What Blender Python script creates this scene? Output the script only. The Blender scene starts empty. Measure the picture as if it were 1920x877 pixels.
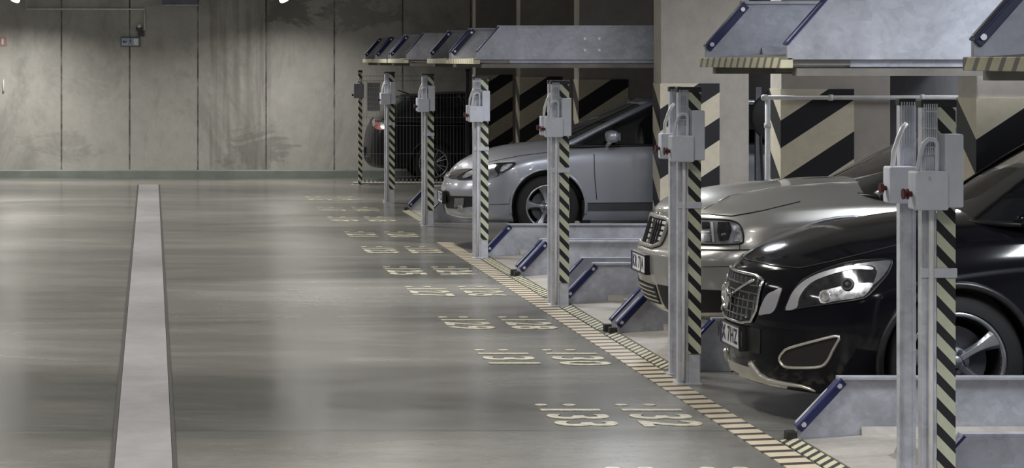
import bpy, bmesh, math, random
from math import sin, cos, pi, radians, sqrt
from mathutils import Vector, Matrix
from mathutils.bvhtree import BVHTree
from mathutils.geometry import delaunay_2d_cdt
random.seed(7)
SC = bpy.context.scene
COL = SC.collection

# ------------------------------------------------------------------ camera, world, exposure
F = 4797.0                     # focal length in pixels of the 1920 frame
EYE = 2.0
VPX, VPY = 288.0, 112.0        # vanishing point of the aisle
cam_d = bpy.data.cameras.new('camera')
cam = bpy.data.objects.new('camera', cam_d)
COL.objects.link(cam)
cam.location = (0, 0, EYE)
cam.rotation_euler = (pi / 2, 0, 0)
cam_d.sensor_width = 36
cam_d.lens = F / 1920 * 36
cam_d.shift_x = (960 - VPX) / 1920
cam_d.shift_y = -(438.5 - VPY) / 1920
cam_d.clip_end = 200
SC.camera = cam
W = bpy.data.worlds.new('world')
SC.world = W
W.use_nodes = True
W.node_tree.nodes['Background'].inputs[0].default_value = (.75, .78, .85, 1)
W.node_tree.nodes['Background'].inputs[1].default_value = .12
SC.view_settings.view_transform = 'Standard'
SC.view_settings.look = 'None'
SC.view_settings.exposure = 0.0
SC.view_settings.gamma = 1
SC.view_settings.use_curve_mapping = False

AISLE_LAMP_W = 66
BAY_FILL_W = 75

P = 5.0                        # pitch of the lift bays

def s_at(Y): return F / Y      # pixels per metre at depth Y

# ------------------------------------------------------------------ mesh helpers
class MB:
    def __init__(self):
        self.v = []; self.f = []; self.m = []
    def add(self, vs, fs, mi=0):
        n = len(self.v)
        self.v += [tuple(p) for p in vs]
        for f in fs:
            self.f.append(tuple(i + n for i in f)); self.m.append(mi)
        return self
    def box(self, x0, x1, y0, y1, z0, z1, mi=0):
        vs = [(x, y, z) for z in (z0, z1) for y in (y0, y1) for x in (x0, x1)]
        fs = [(0, 2, 3, 1), (4, 5, 7, 6), (0, 1, 5, 4), (2, 6, 7, 3), (0, 4, 6, 2), (1, 3, 7, 5)]
        return self.add(vs, fs, mi)
    def tube(self, path, r, n=10, closed=False, mi=0, cap=True):
        path = [Vector(p) for p in path]
        N = len(path); vs = []; fs = []
        prev = None
        for i, p in enumerate(path):
            if closed:
                d = path[(i + 1) % N] - path[i - 1]
            else:
                d = path[min(i + 1, N - 1)] - path[max(i - 1, 0)]
            d.normalize()
            if prev is None:
                u = d.orthogonal().normalized()
            else:
                u = (prev - d * prev.dot(d))
                u = u.normalized() if u.length > 1e-6 else d.orthogonal().normalized()
            prev = u; w = d.cross(u)
            rr = r[i] if isinstance(r, (list, tuple)) else r
            for k in range(n):
                a = 2 * pi * k / n
                vs.append(p + (u * cos(a) + w * sin(a)) * rr)
        L = N if closed else N - 1
        for i in range(L):
            for k in range(n):
                a = i * n + k; b = i * n + (k + 1) % n
                c = ((i + 1) % N) * n + (k + 1) % n; d_ = ((i + 1) % N) * n + k
                fs.append((a, b, c, d_))
        if not closed and cap:
            fs.append(tuple(range(n - 1, -1, -1)))
            fs.append(tuple((N - 1) * n + k for k in range(n)))
        return self.add(vs, fs, mi)
    def cyl(self, p0, p1, r, n=16, mi=0):
        return self.tube([p0, p1], r, n, mi=mi)
    def prism(self, poly, axis, a, b, mi=0):
        """poly: 2D outline; axis: 0,1,2 = extrusion axis from a to b"""
        n = len(poly); vs = []
        for t in (a, b):
            for (u, w) in poly:
                p = [u, w]; p.insert(axis, t); vs.append(tuple(p))
        fs = [tuple(range(n)), tuple(range(2 * n - 1, n - 1, -1))]
        for i in range(n):
            j = (i + 1) % n
            fs.append((i, n + i, n + j, j))
        return self.add(vs, fs, mi)
    def lathe_y(self, prof, c, n=48, mi=0, closed=False):
        """prof: list of (r, y); revolve about the y axis through c"""
        vs = []; fs = []
        m = len(prof)
        for k in range(n):
            a = 2 * pi * k / n
            for (r, y) in prof:
                vs.append((c[0] + r * cos(a), c[1] + y, c[2] + r * sin(a)))
        for k in range(n):
            k2 = (k + 1) % n
            for i in range(m if closed else m - 1):
                i2 = (i + 1) % m
                fs.append((k * m + i, k * m + i2, k2 * m + i2, k2 * m + i))
        return self.add(vs, fs, mi)

def link(name, me, mats, parent=None, loc=(0, 0, 0), rot=(0, 0, 0)):
    o = bpy.data.objects.new(name, me)
    COL.objects.link(o)
    if not isinstance(mats, (list, tuple)): mats = [mats]
    if len(me.materials) == 0:
        for m in mats: me.materials.append(m)
    o.location = loc; o.rotation_euler = rot
    if parent: o.parent = parent
    return o

def obj(name, mb, mats, parent=None, loc=(0, 0, 0), rot=(0, 0, 0), smooth=False, bevel=0, fix=True, seg=2):
    me = bpy.data.meshes.new(name)
    me.from_pydata(mb.v, [], mb.f)
    me.polygons.foreach_set('material_index', mb.m)
    if fix:
        bm = bmesh.new(); bm.from_mesh(me)
        bmesh.ops.recalc_face_normals(bm, faces=bm.faces)
        bm.to_mesh(me); bm.free()
    if smooth:
        me.polygons.foreach_set('use_smooth', [True] * len(me.polygons))
    me.update()
    o = link(name, me, mats, parent, loc, rot)
    if bevel:
        b = o.modifiers.new('bevel', 'BEVEL'); b.width = bevel; b.segments = seg
        b.limit_method = 'ANGLE'; b.angle_limit = radians(35)
    return o

def sharp(o, ang=40):
    me = o.data
    bm = bmesh.new(); bm.from_mesh(me)
    for e in bm.edges:
        e.smooth = not (len(e.link_faces) == 2 and e.calc_face_angle(0) > radians(ang))
    bm.to_mesh(me); bm.free()
    return o

def thing(name, label, cat, loc=(0, 0, 0), rotz=0, group=None):
    o = bpy.data.objects.new(name, None)
    COL.objects.link(o)
    o.empty_display_size = .1
    o.location = loc; o.rotation_euler = (0, 0, rotz)
    o['label'] = label; o['category'] = cat
    if group: o['group'] = group
    return o

def tag(o, label=None, cat=None, group=None, kind=None):
    if label: o['label'] = label
    if cat: o['category'] = cat
    if group: o['group'] = group
    if kind: o['kind'] = kind
    return o

KIDS = {}
def copy_tree(o, parent=None):
    c = o.copy(); COL.objects.link(c)
    if parent: c.parent = parent
    for ch in [x for x in list(COL.objects) if x.parent == o]:
        copy_tree(ch, c)
    return c

# ------------------------------------------------------------------ materials
class NT:
    def __init__(self, name):
        self.m = bpy.data.materials.new(name); self.m.use_nodes = True
        self.t = self.m.node_tree; self.n = self.t.nodes
        self.b = self.n['Principled BSDF']
    def new(self, k, **kw):
        n = self.n.new(k)
        for a, v in kw.items(): setattr(n, a, v)
        return n
    def l(self, a, b): self.t.links.new(a, b)
    def math(self, op, a, b=None, c=None):
        n = self.new('ShaderNodeMath', operation=op)
        for i, x in enumerate((a, b, c)):
            if x is None: continue
            if isinstance(x, (int, float)): n.inputs[i].default_value = x
            else: self.l(x, n.inputs[i])
        return n.outputs[0]
    def coord(self, scale=(1, 1, 1), loc=(0, 0, 0)):
        tc = self.new('ShaderNodeTexCoord'); mp = self.new('ShaderNodeMapping')
        mp.inputs['Scale'].default_value = scale; mp.inputs['Location'].default_value = loc
        self.l(tc.outputs['Object'], mp.inputs['Vector'])
        return mp.outputs[0]
    def xyz(self):
        tc = self.new('ShaderNodeTexCoord'); s = self.new('ShaderNodeSeparateXYZ')
        self.l(tc.outputs['Object'], s.inputs[0])
        return s.outputs
    def noise(self, scale=5, detail=6, rough=.6, co=None, dist=0):
        n = self.new('ShaderNodeTexNoise')
        n.inputs['Scale'].default_value = scale; n.inputs['Detail'].default_value = detail
        n.inputs['Roughness'].default_value = rough; n.inputs['Distortion'].default_value = dist
        if co is None: co = self.coord()
        self.l(co, n.inputs['Vector'])
        return n.outputs[0]
    def ramp(self, x, stops):
        r = self.new('ShaderNodeValToRGB')
        e = r.color_ramp.elements
        while len(e) < len(stops): e.new(.5)
        for i, (p, c) in enumerate(stops):
            e[i].position = p
            e[i].color = (c, c, c, 1) if isinstance(c, (int, float)) else (*c, 1)
        self.l(x, r.inputs[0])
        return r.outputs[0]
    def mix(self, f, a, b, mode='MIX'):
        n = self.new('ShaderNodeMix', data_type='RGBA', blend_type=mode)
        for k, x in ((0, f), (6, a), (7, b)):
            if isinstance(x, (int, float)): n.inputs[k].default_value = x
            elif isinstance(x, tuple): n.inputs[k].default_value = (*x, 1) if len(x) == 3 else x
            else: self.l(x, n.inputs[k])
        return n.outputs[2]
    def bump(self, h, st=.2, d=.01):
        n = self.new('ShaderNodeBump'); n.inputs['Strength'].default_value = st
        n.inputs['Distance'].default_value = d
        self.l(h, n.inputs['Height']); self.l(n.outputs[0], self.b.inputs['Normal'])
    def set(self, color=None, rough=None, metal=None, **kw):
        for k, x in (('Base Color', color), ('Roughness', rough), ('Metallic', metal)):
            if x is None: continue
            i = self.b.inputs[k]
            if isinstance(x, tuple): i.default_value = (*x, 1)
            elif isinstance(x, (int, float)): i.default_value = x
            else: self.l(x, i)
        for k, x in kw.items():
            self.b.inputs[k.replace('_', ' ')].default_value = x
        return self.m

def plain(name, color, rough=.5, metal=0, var=.06, scale=12, **kw):
    t = NT(name)
    nz = t.noise(scale, 4, .6)
    lo = tuple(max(0, c * (1 - var * 2)) for c in color); hi = tuple(min(1, c * (1 + var * 2)) for c in color)
    return t.set(t.ramp(nz, [(.3, lo), (.7, hi)]), rough, metal, **kw)

def m_galv(name, base, rough=.48, metal=.35):
    t = NT(name)
    v = t.new('ShaderNodeTexVoronoi'); v.inputs['Scale'].default_value = 26
    t.l(t.coord((1, 1, 1.2)), v.inputs['Vector'])
    n1 = t.noise(3.5, 7, .65, dist=.6)
    lo = tuple(c * .72 for c in base); hi = tuple(min(1, c * 1.2) for c in base)
    a = t.ramp(n1, [(.3, lo), (.7, hi)])
    c2 = t.new('ShaderNodeSeparateColor'); t.l(v.outputs['Color'], c2.inputs[0])
    sp = t.ramp(c2.outputs[0], [(0, .86), (1, 1.0)])
    col = t.mix(1.0, a, sp, 'MULTIPLY')
    r = t.ramp(n1, [(.3, rough - .08), (.7, rough + .12)])
    t.bump(n1, .05)
    return t.set(col, r, metal)

M = {}
M['galv'] = m_galv('galvanised_steel', (.46, .475, .535))
M['galv_post'] = m_galv('galvanised_profile', (.62, .64, .71), .42, .2)
M['galv_light'] = m_galv('light_steel', (.62, .64, .70), .4, .25)
M['white_box'] = plain('box_enamel', (.60, .63, .71), .4, 0, .03)
M['blue'] = plain('blue_enamel', (.012, .019, .10), .35, 0, .1)
M['bolt'] = plain('zinc_bolt', (.75, .76, .8), .3, .7)
M['black'] = plain('black_rubber', (.012, .012, .013), .6)
M['cap'] = plain('black_cap', (.02, .02, .022), .5)
M['red'] = plain('red_plastic', (.075, .010, .014), .45)
M['whiteplastic'] = plain('white_plastic', (.75, .75, .76), .4)
M['greysteel'] = plain('dark_steel', (.10, .10, .115), .5, .5)

def m_stripe(name, expr, ca, cb, duty=.5, soft=.02, rough=.5, wear=True):
    t = NT(name)
    x, y, z = t.xyz()[0:3]
    u = expr(t, x, y, z)
    fr = t.math('FRACT', u)
    k = t.math('LESS_THAN', fr, duty)
    col = t.mix(k, ca, cb)
    if wear:
        n = t.noise(9, 6, .7)
        col = t.mix(1.0, col, t.ramp(n, [(.25, .82), (.7, 1.0)]), 'MULTIPLY')
    return t.set(col, rough)

CREAM = (.72, .655, .51); YG = (.62, .65, .50); BLK = (.014, .014, .018)
# column guard boards: V of bands meeting at the corner
M['guard'] = m_stripe('hazard_board', lambda t, x, y, z: t.math('DIVIDE', t.math('SUBTRACT', t.math('SUBTRACT', z, 1.29), t.math('MULTIPLY', t.math('ADD', x, y), .66)), .485), CREAM, BLK, .47)
M['poststripe'] = m_stripe('hazard_strip', lambda t, x, y, z: t.math('DIVIDE', t.math('ADD', z, t.math('MULTIPLY', x, 1.05)), .107), YG, BLK, .47)
M['ladder'] = m_stripe('floor_hazard_tape', lambda t, x, y, z: t.math('DIVIDE', t.math('ADD', y, t.math('MULTIPLY', x, -.25)), .2), (.55, .48, .36), (.055, .045, .04), .36, rough=.45)
M['chevron'] = m_stripe('deck_hazard_tape', lambda t, x, y, z: t.math('DIVIDE', t.math('ADD', y, t.math('MULTIPLY', t.math('ABSOLUTE', t.math('SUBTRACT', x, .045)), 1.3)), .125), (.52, .50, .34), (.04, .04, .04), .45)
M['lip'] = m_stripe('lip_hazard_tape', lambda t, x, y, z: t.math('DIVIDE', t.math('ADD', y, z), .16), (.62, .60, .42), (.20, .19, .17), .35)

def m_concrete(name, base, hi, lo_scale=.35, streak=(1, 1, 1), rough=.85, seams=None, stain=None):
    t = NT(name)
    n1 = t.noise(lo_scale, 8, .62, t.coord(streak), .4)
    n2 = t.noise(7, 8, .7, t.coord((1, 1, .8)))
    col = t.ramp(n1, [(.28, base), (.72, hi)])
    col = t.mix(1.0, col, t.ramp(n2, [(.3, .86), (.65, 1.04)]), 'MULTIPLY')
    if stain: col = stain(t, col)
    if seams:
        x, y, z = t.xyz()[0:3]
        u = t.math('FRACT', t.math('DIVIDE', t.math('SUBTRACT', x, seams[0]), seams[1]))
        d = t.math('ABSOLUTE', t.math('SUBTRACT', u, .5))
        wob = t.math('MULTIPLY', t.noise(1.3, 4, .6, t.coord((.2, .2, 1))), .012)
        near = t.math('LESS_THAN', d, t.math('ADD', wob, .0055))
        near = t.math('MULTIPLY', near, t.ramp(t.noise(2.2, 3, .6, t.coord((1, 1, 2))), [(.3, .35), (.6, 1.0)]))
        col = t.mix(near, col, (.075, .073, .066))
        ht = t.math('SUBTRACT', 1, near)
        t.bump(ht, .5, .01)
    return t.set(col, rough)

def wall_stain(t, col):
    # damp marks and run-down dirt, with shapes of their own
    n = t.noise(.55, 6, .75, t.coord((1, 1, .5), (3.1, 0, 1.7)), 1.2)
    col = t.mix(t.ramp(n, [(.5, 0.0), (.72, .5)]), col, (.10, .098, .088))
    v = t.noise(6, 4, .6, t.coord((1.6, 1, .09)))
    x, y, z = t.xyz()[0:3]
    def blob(cx, cz, rx, rz):
        dx = t.math('DIVIDE', t.math('SUBTRACT', x, cx), rx); dz = t.math('DIVIDE', t.math('SUBTRACT', z, cz), rz)
        return t.math('SUBTRACT', 1, t.math('ADD', t.math('MULTIPLY', dx, dx), t.math('MULTIPLY', dz, dz)))
    nn = t.noise(1.5, 7, .7, t.coord((.7, 1, 1.4), (7, 0, 2)), 1.5)
    for (cx, cz, rx, rz, st) in ((2.35, 2.85, .55, .42, .75), (3.55, 2.75, .9, .35, .5), (1.75, .45, .7, .5, .45), (-1.6, .5, .8, .35, .25)):
        b = t.math('ADD', blob(cx, cz, rx, rz), t.math('MULTIPLY', t.math('SUBTRACT', nn, .5), 5.0))
        col = t.mix(t.math('MULTIPLY', t.ramp(b, [(.35, 0.0), (.75, 1.0)]), st), col, (.16, .155, .14))
    band = t.math('MULTIPLY', t.math('GREATER_THAN', x, .95), t.math('LESS_THAN', x, 2.0))
    k = t.math('MULTIPLY', band, t.ramp(v, [(.42, 0.0), (.6, .45)]))
    return t.mix(k, col, (.16, .15, .13))

M['wall'] = m_concrete('board_marked_concrete', (.38, .372, .345), (.48, .472, .44), .5, seams=(-1.567 - .58, 1.16), stain=wall_stain)
M['wall_side'] = m_concrete('side_wall_concrete', (.36, .365, .395), (.46, .465, .50), .5)
M['column'] = m_concrete('column_concrete', (.38, .345, .31), (.47, .435, .39), 1.2)
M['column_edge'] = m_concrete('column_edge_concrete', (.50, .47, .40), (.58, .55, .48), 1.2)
M['ceiling'] = m_concrete('ceiling_concrete', (.36, .36, .35), (.44, .44, .43), .5)
M['baseband'] = plain('green_grey_paint', (.20, .225, .205), .5, 0, .08, 3)

def m_floor():
    t = NT('polished_concrete_floor')
    n1 = t.noise(.6, 9, .66, t.coord((.30, .62, 1)), .7)
    n2 = t.noise(1.6, 8, .7, t.coord((.35, 1.4, 1)), .3)
    n3 = t.noise(14, 5, .6)
    col = t.ramp(n1, [(.36, (.110, .111, .102)), (.64, (.245, .239, .220))])
    col = t.mix(.8, col, t.ramp(n2, [(.35, .80), (.65, 1.12)]), 'MULTIPLY')
    col = t.mix(.5, col, t.ramp(n3, [(.3, .85), (.7, 1.08)]), 'MULTIPLY')
    x, y, z = t.xyz()[0:3]
    # construction joints across the aisle
    u = t.math('ABSOLUTE', t.math('SUBTRACT', t.math('FRACT', t.math('DIVIDE', t.math('ADD', y, 1.2), 6.0)), .5))
    col = t.mix(t.math('MULTIPLY', t.math('LESS_THAN', u, .0022), .55), col, (.05, .05, .045))
    r = t.ramp(n1, [(.25, .16), (.75, .27)])
    t.bump(n2, .012, .02)
    t.b.inputs['Specular IOR Level'].default_value = .3
    return t.set(col, r, 0)
M['floor'] = m_floor()
M['channel'] = m_concrete('channel_cover', (.27, .265, .275), (.38, .372, .38), 1.3, (1, .6, 1), .45)
M['joint'] = plain('dark_joint', (.05, .048, .045), .7)
M['paint'] = None
def m_paintmark():
    t = NT('worn_road_paint')
    n = t.noise(16, 6, .75)
    col = t.ramp(n, [(.36, (.19, .185, .155)), (.54, (.50, .47, .36))])
    return t.set(col, .5)
M['paint'] = m_paintmark()
def m_tread():
    t = NT('sandy_deck_tread')
    n = t.noise(1.8, 8, .7, t.coord((.5, 1.6, 1)), .6)
    col = t.ramp(n, [(.3, (.24, .225, .205)), (.7, (.46, .43, .395))])
    n2 = t.noise(22, 4, .6)
    col = t.mix(.6, col, t.ramp(n2, [(.3, .8), (.7, 1.05)]), 'MULTIPLY')
    return t.set(col, .6, .1)
M['tread'] = m_tread()
M['underside'] = plain('deck_underside', (.20, .19, .17), .6, .2, .15, 3)

def m_emit(name, col, st):
    t = NT(name)
    t.b.inputs['Base Color'].default_value = (.9, .9, .9, 1)
    t.b.inputs['Emission Color'].default_value = (*col, 1)
    t.b.inputs['Emission Strength'].default_value = st
    return t.m
M['tubelight'] = m_emit('lamp_tube', (1, .98, .94), 9)

# ------------------------------------------------------------------ setting
YB = 43.5; XL = -7.5; XR = 8.15; ZC = 3.45; YF = -4.0
def struct(name, mb, m, **kw):
    o = obj(name, mb, m, **kw); o['kind'] = 'structure'; return o
struct('floor', MB().box(XL, XR, YF, YB, -.3, 0), M['floor'])
struct('wall_back', MB().box(XL - .3, XR + .3, YB, YB + .3, -.3, ZC + .3), M['wall'])
struct('wall_left', MB().box(XL - .3, XL, YF, YB, -.3, ZC + .3), M['wall_side'])
struct('wall_right', MB().box(XR, XR + .3, YF, YB, -.3, ZC + .3), M['wall_side'])
struct('wall_front', MB().box(XL - .3, XR + .3, YF - .3, YF, -.3, ZC + .3), M['wall_side'])
struct('ceiling', MB().box(XL, XR, YF, YB, ZC, ZC + .3), M['ceiling'])
struct('baseboard_back', MB().prism([(YB, 0), (YB - .035, 0), (YB - .035, .11), (YB - .02, .13), (YB, .13)], 0, XL, XR), M['baseband'])

# long channel down the aisle, flush with the floor
ch = thing('floor_channel', 'long pale concrete channel cover with dark edges running down the middle of the aisle', 'floor channel', (0, 40.8, 0))
def chan(x0n, x1n, x0f, x1f, z, z0=0.0):
    return MB().add([(x0n, 8, z), (x1n, 8, z), (x1f, 40.8, z), (x0f, 40.8, z), (x0n, 8, z0), (x1n, 8, z0), (x1f, 40.8, z0), (x0f, 40.8, z0)],
                    [(0, 1, 2, 3), (0, 4, 5, 1), (1, 5, 6, 2), (2, 6, 7, 3), (3, 7, 4, 0)])
def off(mb, root):
    l = root.location
    mb.v = [(x - l.x, y - l.y, z - l.z) for x, y, z in mb.v]; return mb
obj('cover', off(chan(-.185, .094, -.235, .078, .012), ch), M['channel'], ch)
jm = MB()
for a, b, c, d in ((-.207, -.187, -.258, -.238), (.096, .116, .08, .10)):
    t_ = chan(a, b, c, d, .008); jm.add(t_.v, t_.f)
jm.box(-.258, .10, 40.8, 40.84, 0, .008)
obj('edge_joint', off(jm, ch), M['joint'], ch)

# ------------------------------------------------------------------ lamps
def make_lamp():
    r = thing('ceiling_lamp', '', 'lamp', (0, 0, 0))
    b = MB().prism([(-.09, .09), (.09, .09), (.07, .03), (-.07, .03)], 1, -.62, .62)
    obj('housing', b, M['whiteplastic'], r)
    prof = []
    t = MB()
    t.tube([(0, -.6, 0), (0, .6, 0)], .045, 14)
    obj('tube', t, M['tubelight'], r, smooth=True)
    w = MB().cyl((0, -.45, .09), (0, -.45, ZC - 2.98), .006, 6).cyl((0, .45, .09), (0, .45, ZC - 2.98), .006, 6)
    obj('hanger', w, M['greysteel'], r)
    return r
L0 = make_lamp()
def lamp_at(o, x, y, z, label, group, power, sx=.3):
    o.location = (x, y, z); o['label'] = label; o['group'] = group
    d = bpy.data.lights.new('lamp_light', 'AREA'); d.shape = 'RECTANGLE'
    d.size = sx; d.size_y = 1.25; d.energy = power; d.spread = radians(152 if x < 4 else 180); d.color = (1, .965, .91) if x < 4 else (.90, .94, 1)
    lo = bpy.data.objects.new('lamp_light', d); COL.objects.link(lo)
    lo.location = (0, 0, -.06); lo.parent = o
    return o
lamps = []
ORD = ['first', 'second', 'third', 'fourth', 'fifth', 'sixth', 'seventh', 'eighth', 'last and nearest']
first = True
for x, side in ((-2.25, 'left'), (2.12, 'right')):
    for i, y in enumerate((41.6, 36.6, 32.2, 27.6, 22.6, 17.6, 12.6, 7.6, 2.6)):
        if first: o = L0; first = False
        else: o = copy_tree(L0)
        if i == 0:
            lb = 'glowing ceiling lamp at the top edge near the back wall, ' + ('beside the conduit' if side == 'left' else 'above the dark stain')
        else:
            lb = '%s lamp from the back wall in the %s row over the aisle' % (ORD[i], side)
        lamps.append((o, x, y, 2.98, lb, 'hanging lamps over the aisle, %s row' % side, AISLE_LAMP_W * (1.5 if side == 'left' else 1)))
for i, (x, y, pw) in enumerate(((4.6, 5.0, 165), (6.6, 6.6, 90), (5.6, 11.9, 110), (5.3, 15.6, 40), (7.4, 19.5, 30), (4.1, 22.3, 60), (7.3, 23.6, 75))):
    lamps.append((copy_tree(L0), x, y, 3.2, '%s added fill lamp from the camera, out of view over the lift bays' % ORD[i], 'added fill lamps over the lift bays', pw * BAY_FILL_W / 75))  # fill lamps added out of view to brighten the bays
for a in lamps: lamp_at(*a)

# ------------------------------------------------------------------ wall fittings
def WX(px, Y=YB): return (px - VPX) / s_at(Y)
def WZ(py, Y=YB): return EYE - (py - VPY) / s_at(Y)
yb = YB - .02
o = obj('cable_conduit', MB().tube([(WX(50), yb, 3.4), (WX(50), yb, WZ(17)), (WX(271), yb, WZ(17)), (WX(271), yb, WZ(56))], .013, 8), M['whiteplastic'], smooth=True)
tag(o, 'thin white conduit running along the top of the back wall and down to the siren', 'conduit')
sr = thing('wall_siren', 'small grey siren with pale lens on the back wall above the exit sign', 'siren', (WX(261), YB, WZ(54)))
obj('housing', MB().lathe_y([(0, 0), (.05, 0), (.055, -.05), (.04, -.09), (0, -.09)], (0, 0, 0), 20), M['greysteel'], sr, smooth=True)
obj('lens', MB().lathe_y([(0, -.135), (.025, -.125), (.035, -.09)], (0, 0, .05), 16).tube([(0, 0, .05), (0, -.09, .05)], .035, 12), M['whiteplastic'], sr, smooth=True)
obj('bracket', MB().box(-.02, .09, -.03, 0, -.13, -.04), M['greysteel'], sr, bevel=.005)

# exit sign: pale blue plate with running figure, door and arrow
es = thing('exit_sign', 'pale blue and white emergency exit sign with running figure and arrow on back wall', 'sign', (WX(244.5), YB, WZ(78.5)))
obj('frame', MB().box(-.165, .165, -.03, 0, -.082, .082), plain('sign_frame_grey', (.13, .17, .2), .5), es, bevel=.006)
obj('face', MB().box(-.145, .145, -.036, -.03, -.062, .062), plain('sign_face', (.50, .56, .66), .4), es)
pic = MB()
y0, y1 = -.040, -.036
pic.prism([(.06, -.055), (.125, -.055), (.125, .055), (.06, .055)], 1, y0, y1, 0)      # door
obj('door_mark', pic, plain('sign_white', (.85, .87, .88), .4), es)
fg = MB()
fg.prism([(cos(a) * .012 + .005, sin(a) * .012 + .042) for a in [i * pi / 6 for i in range(12)]], 1, y0, y1)
fg.prism([(-.012, .028), (.015, .028), (.008, -.008), (-.010, -.008)], 1, y0, y1)
fg.prism([(-.010, -.008), (.004, -.008), (-.012, -.030), (-.034, -.048), (-.040, -.040), (-.020, -.026)], 1, y0, y1)
fg.prism([(-.002, -.008), (.008, -.008), (.024, -.028), (.020, -.052), (.012, -.052), (.014, -.030)], 1, y0, y1)
fg.prism([(-.012, .026), (-.034, .006), (-.028, .002), (-.008, .018)], 1, y0, y1)
fg.prism([(.013, .026), (.038, .012), (.034, .006), (.012, .018)], 1, y0, y1)
fg.prism([(-.135, 0), (-.105, .035), (-.105, .012), (-.062, .012), (-.062, -.012), (-.105, -.012), (-.105, -.035)], 1, y0, y1)
obj('figure_and_arrow', fg, plain('sign_blue', (.07, .13, .22), .4), es)

rs = thing('red_wall_sign', 'small faded red sign with pale centre at the left edge of the back wall', 'sign', (WX(3), YB, WZ(78)))
obj('plate', MB().box(-.09, .09, -.012, 0, -.075, .075), plain('faded_red', (.42, .25, .23), .5), rs, bevel=.004)
obj('pale_bar', MB().box(.0, .035, -.018, -.012, -.05, .05), M['whiteplastic'], rs, bevel=.004)
o = obj('grab_rail', MB().tube([(WX(6.5), YB, WZ(150)), (WX(6.5), YB - .04, WZ(150)), (WX(6.5), YB - .04, WZ(171)), (WX(6.5), YB, WZ(171))], .014, 8), M['whiteplastic'], smooth=True)
tag(o, 'thin white upright rail at the far left edge of the back wall', 'rail')
dt = thing('cable_box', 'grey blue steel box at the top edge of the back wall between the lamps', 'box', (WX(337), YB, WZ(11)))
obj('body', MB().box(-.3, .3, -.22, 0, 0, .34), plain('grey_blue_steel', (.16, .17, .22), .5, .3), dt, bevel=.01)
obj('lid_flange', MB().box(-.315, .315, -.235, -.2, -.01, .02), M['galv'], dt, bevel=.004)

# ------------------------------------------------------------------ columns
XCOL = 5.17; DCOL = .38; WCOL = .89
def make_column():
    r = thing('concrete_column', '', 'column', (0, 0, 0))
    b = MB().box(0, WCOL, 0, DCOL, 0, ZC, 0)
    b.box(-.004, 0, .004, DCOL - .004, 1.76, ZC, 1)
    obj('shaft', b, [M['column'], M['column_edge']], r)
    g = MB().prism([(-.014, -.014), (.59, -.014), (.59, 0), (0, 0), (0, DCOL), (-.014, DCOL)], 2, .32, 1.76)
    obj('hazard_board', g, M['guard'], r)
    return r
c0 = make_column()
desc = {3: 'nearest concrete column with faded hazard boards behind the nearest post at the right edge',
        4: 'concrete column with black and cream hazard boards behind the white rail and tan saloon',
        5: 'brownish concrete column with hazard boards hiding the tail of the silver hatchback',
        6: 'third column from the back wall, hazard board above the silver hatchback windscreen',
        7: 'second column from the back wall, hazard board above the silver hatchback bonnet',
        8: 'farthest concrete column where the back wall meets the dark bays'}
for k in range(3, 9):
    c = c0 if k == 3 else copy_tree(c0)
    c.location = (XCOL, P * (k + .21), 0); c['label'] = desc[k]; c['group'] = 'concrete columns along the lift bays'

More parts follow.
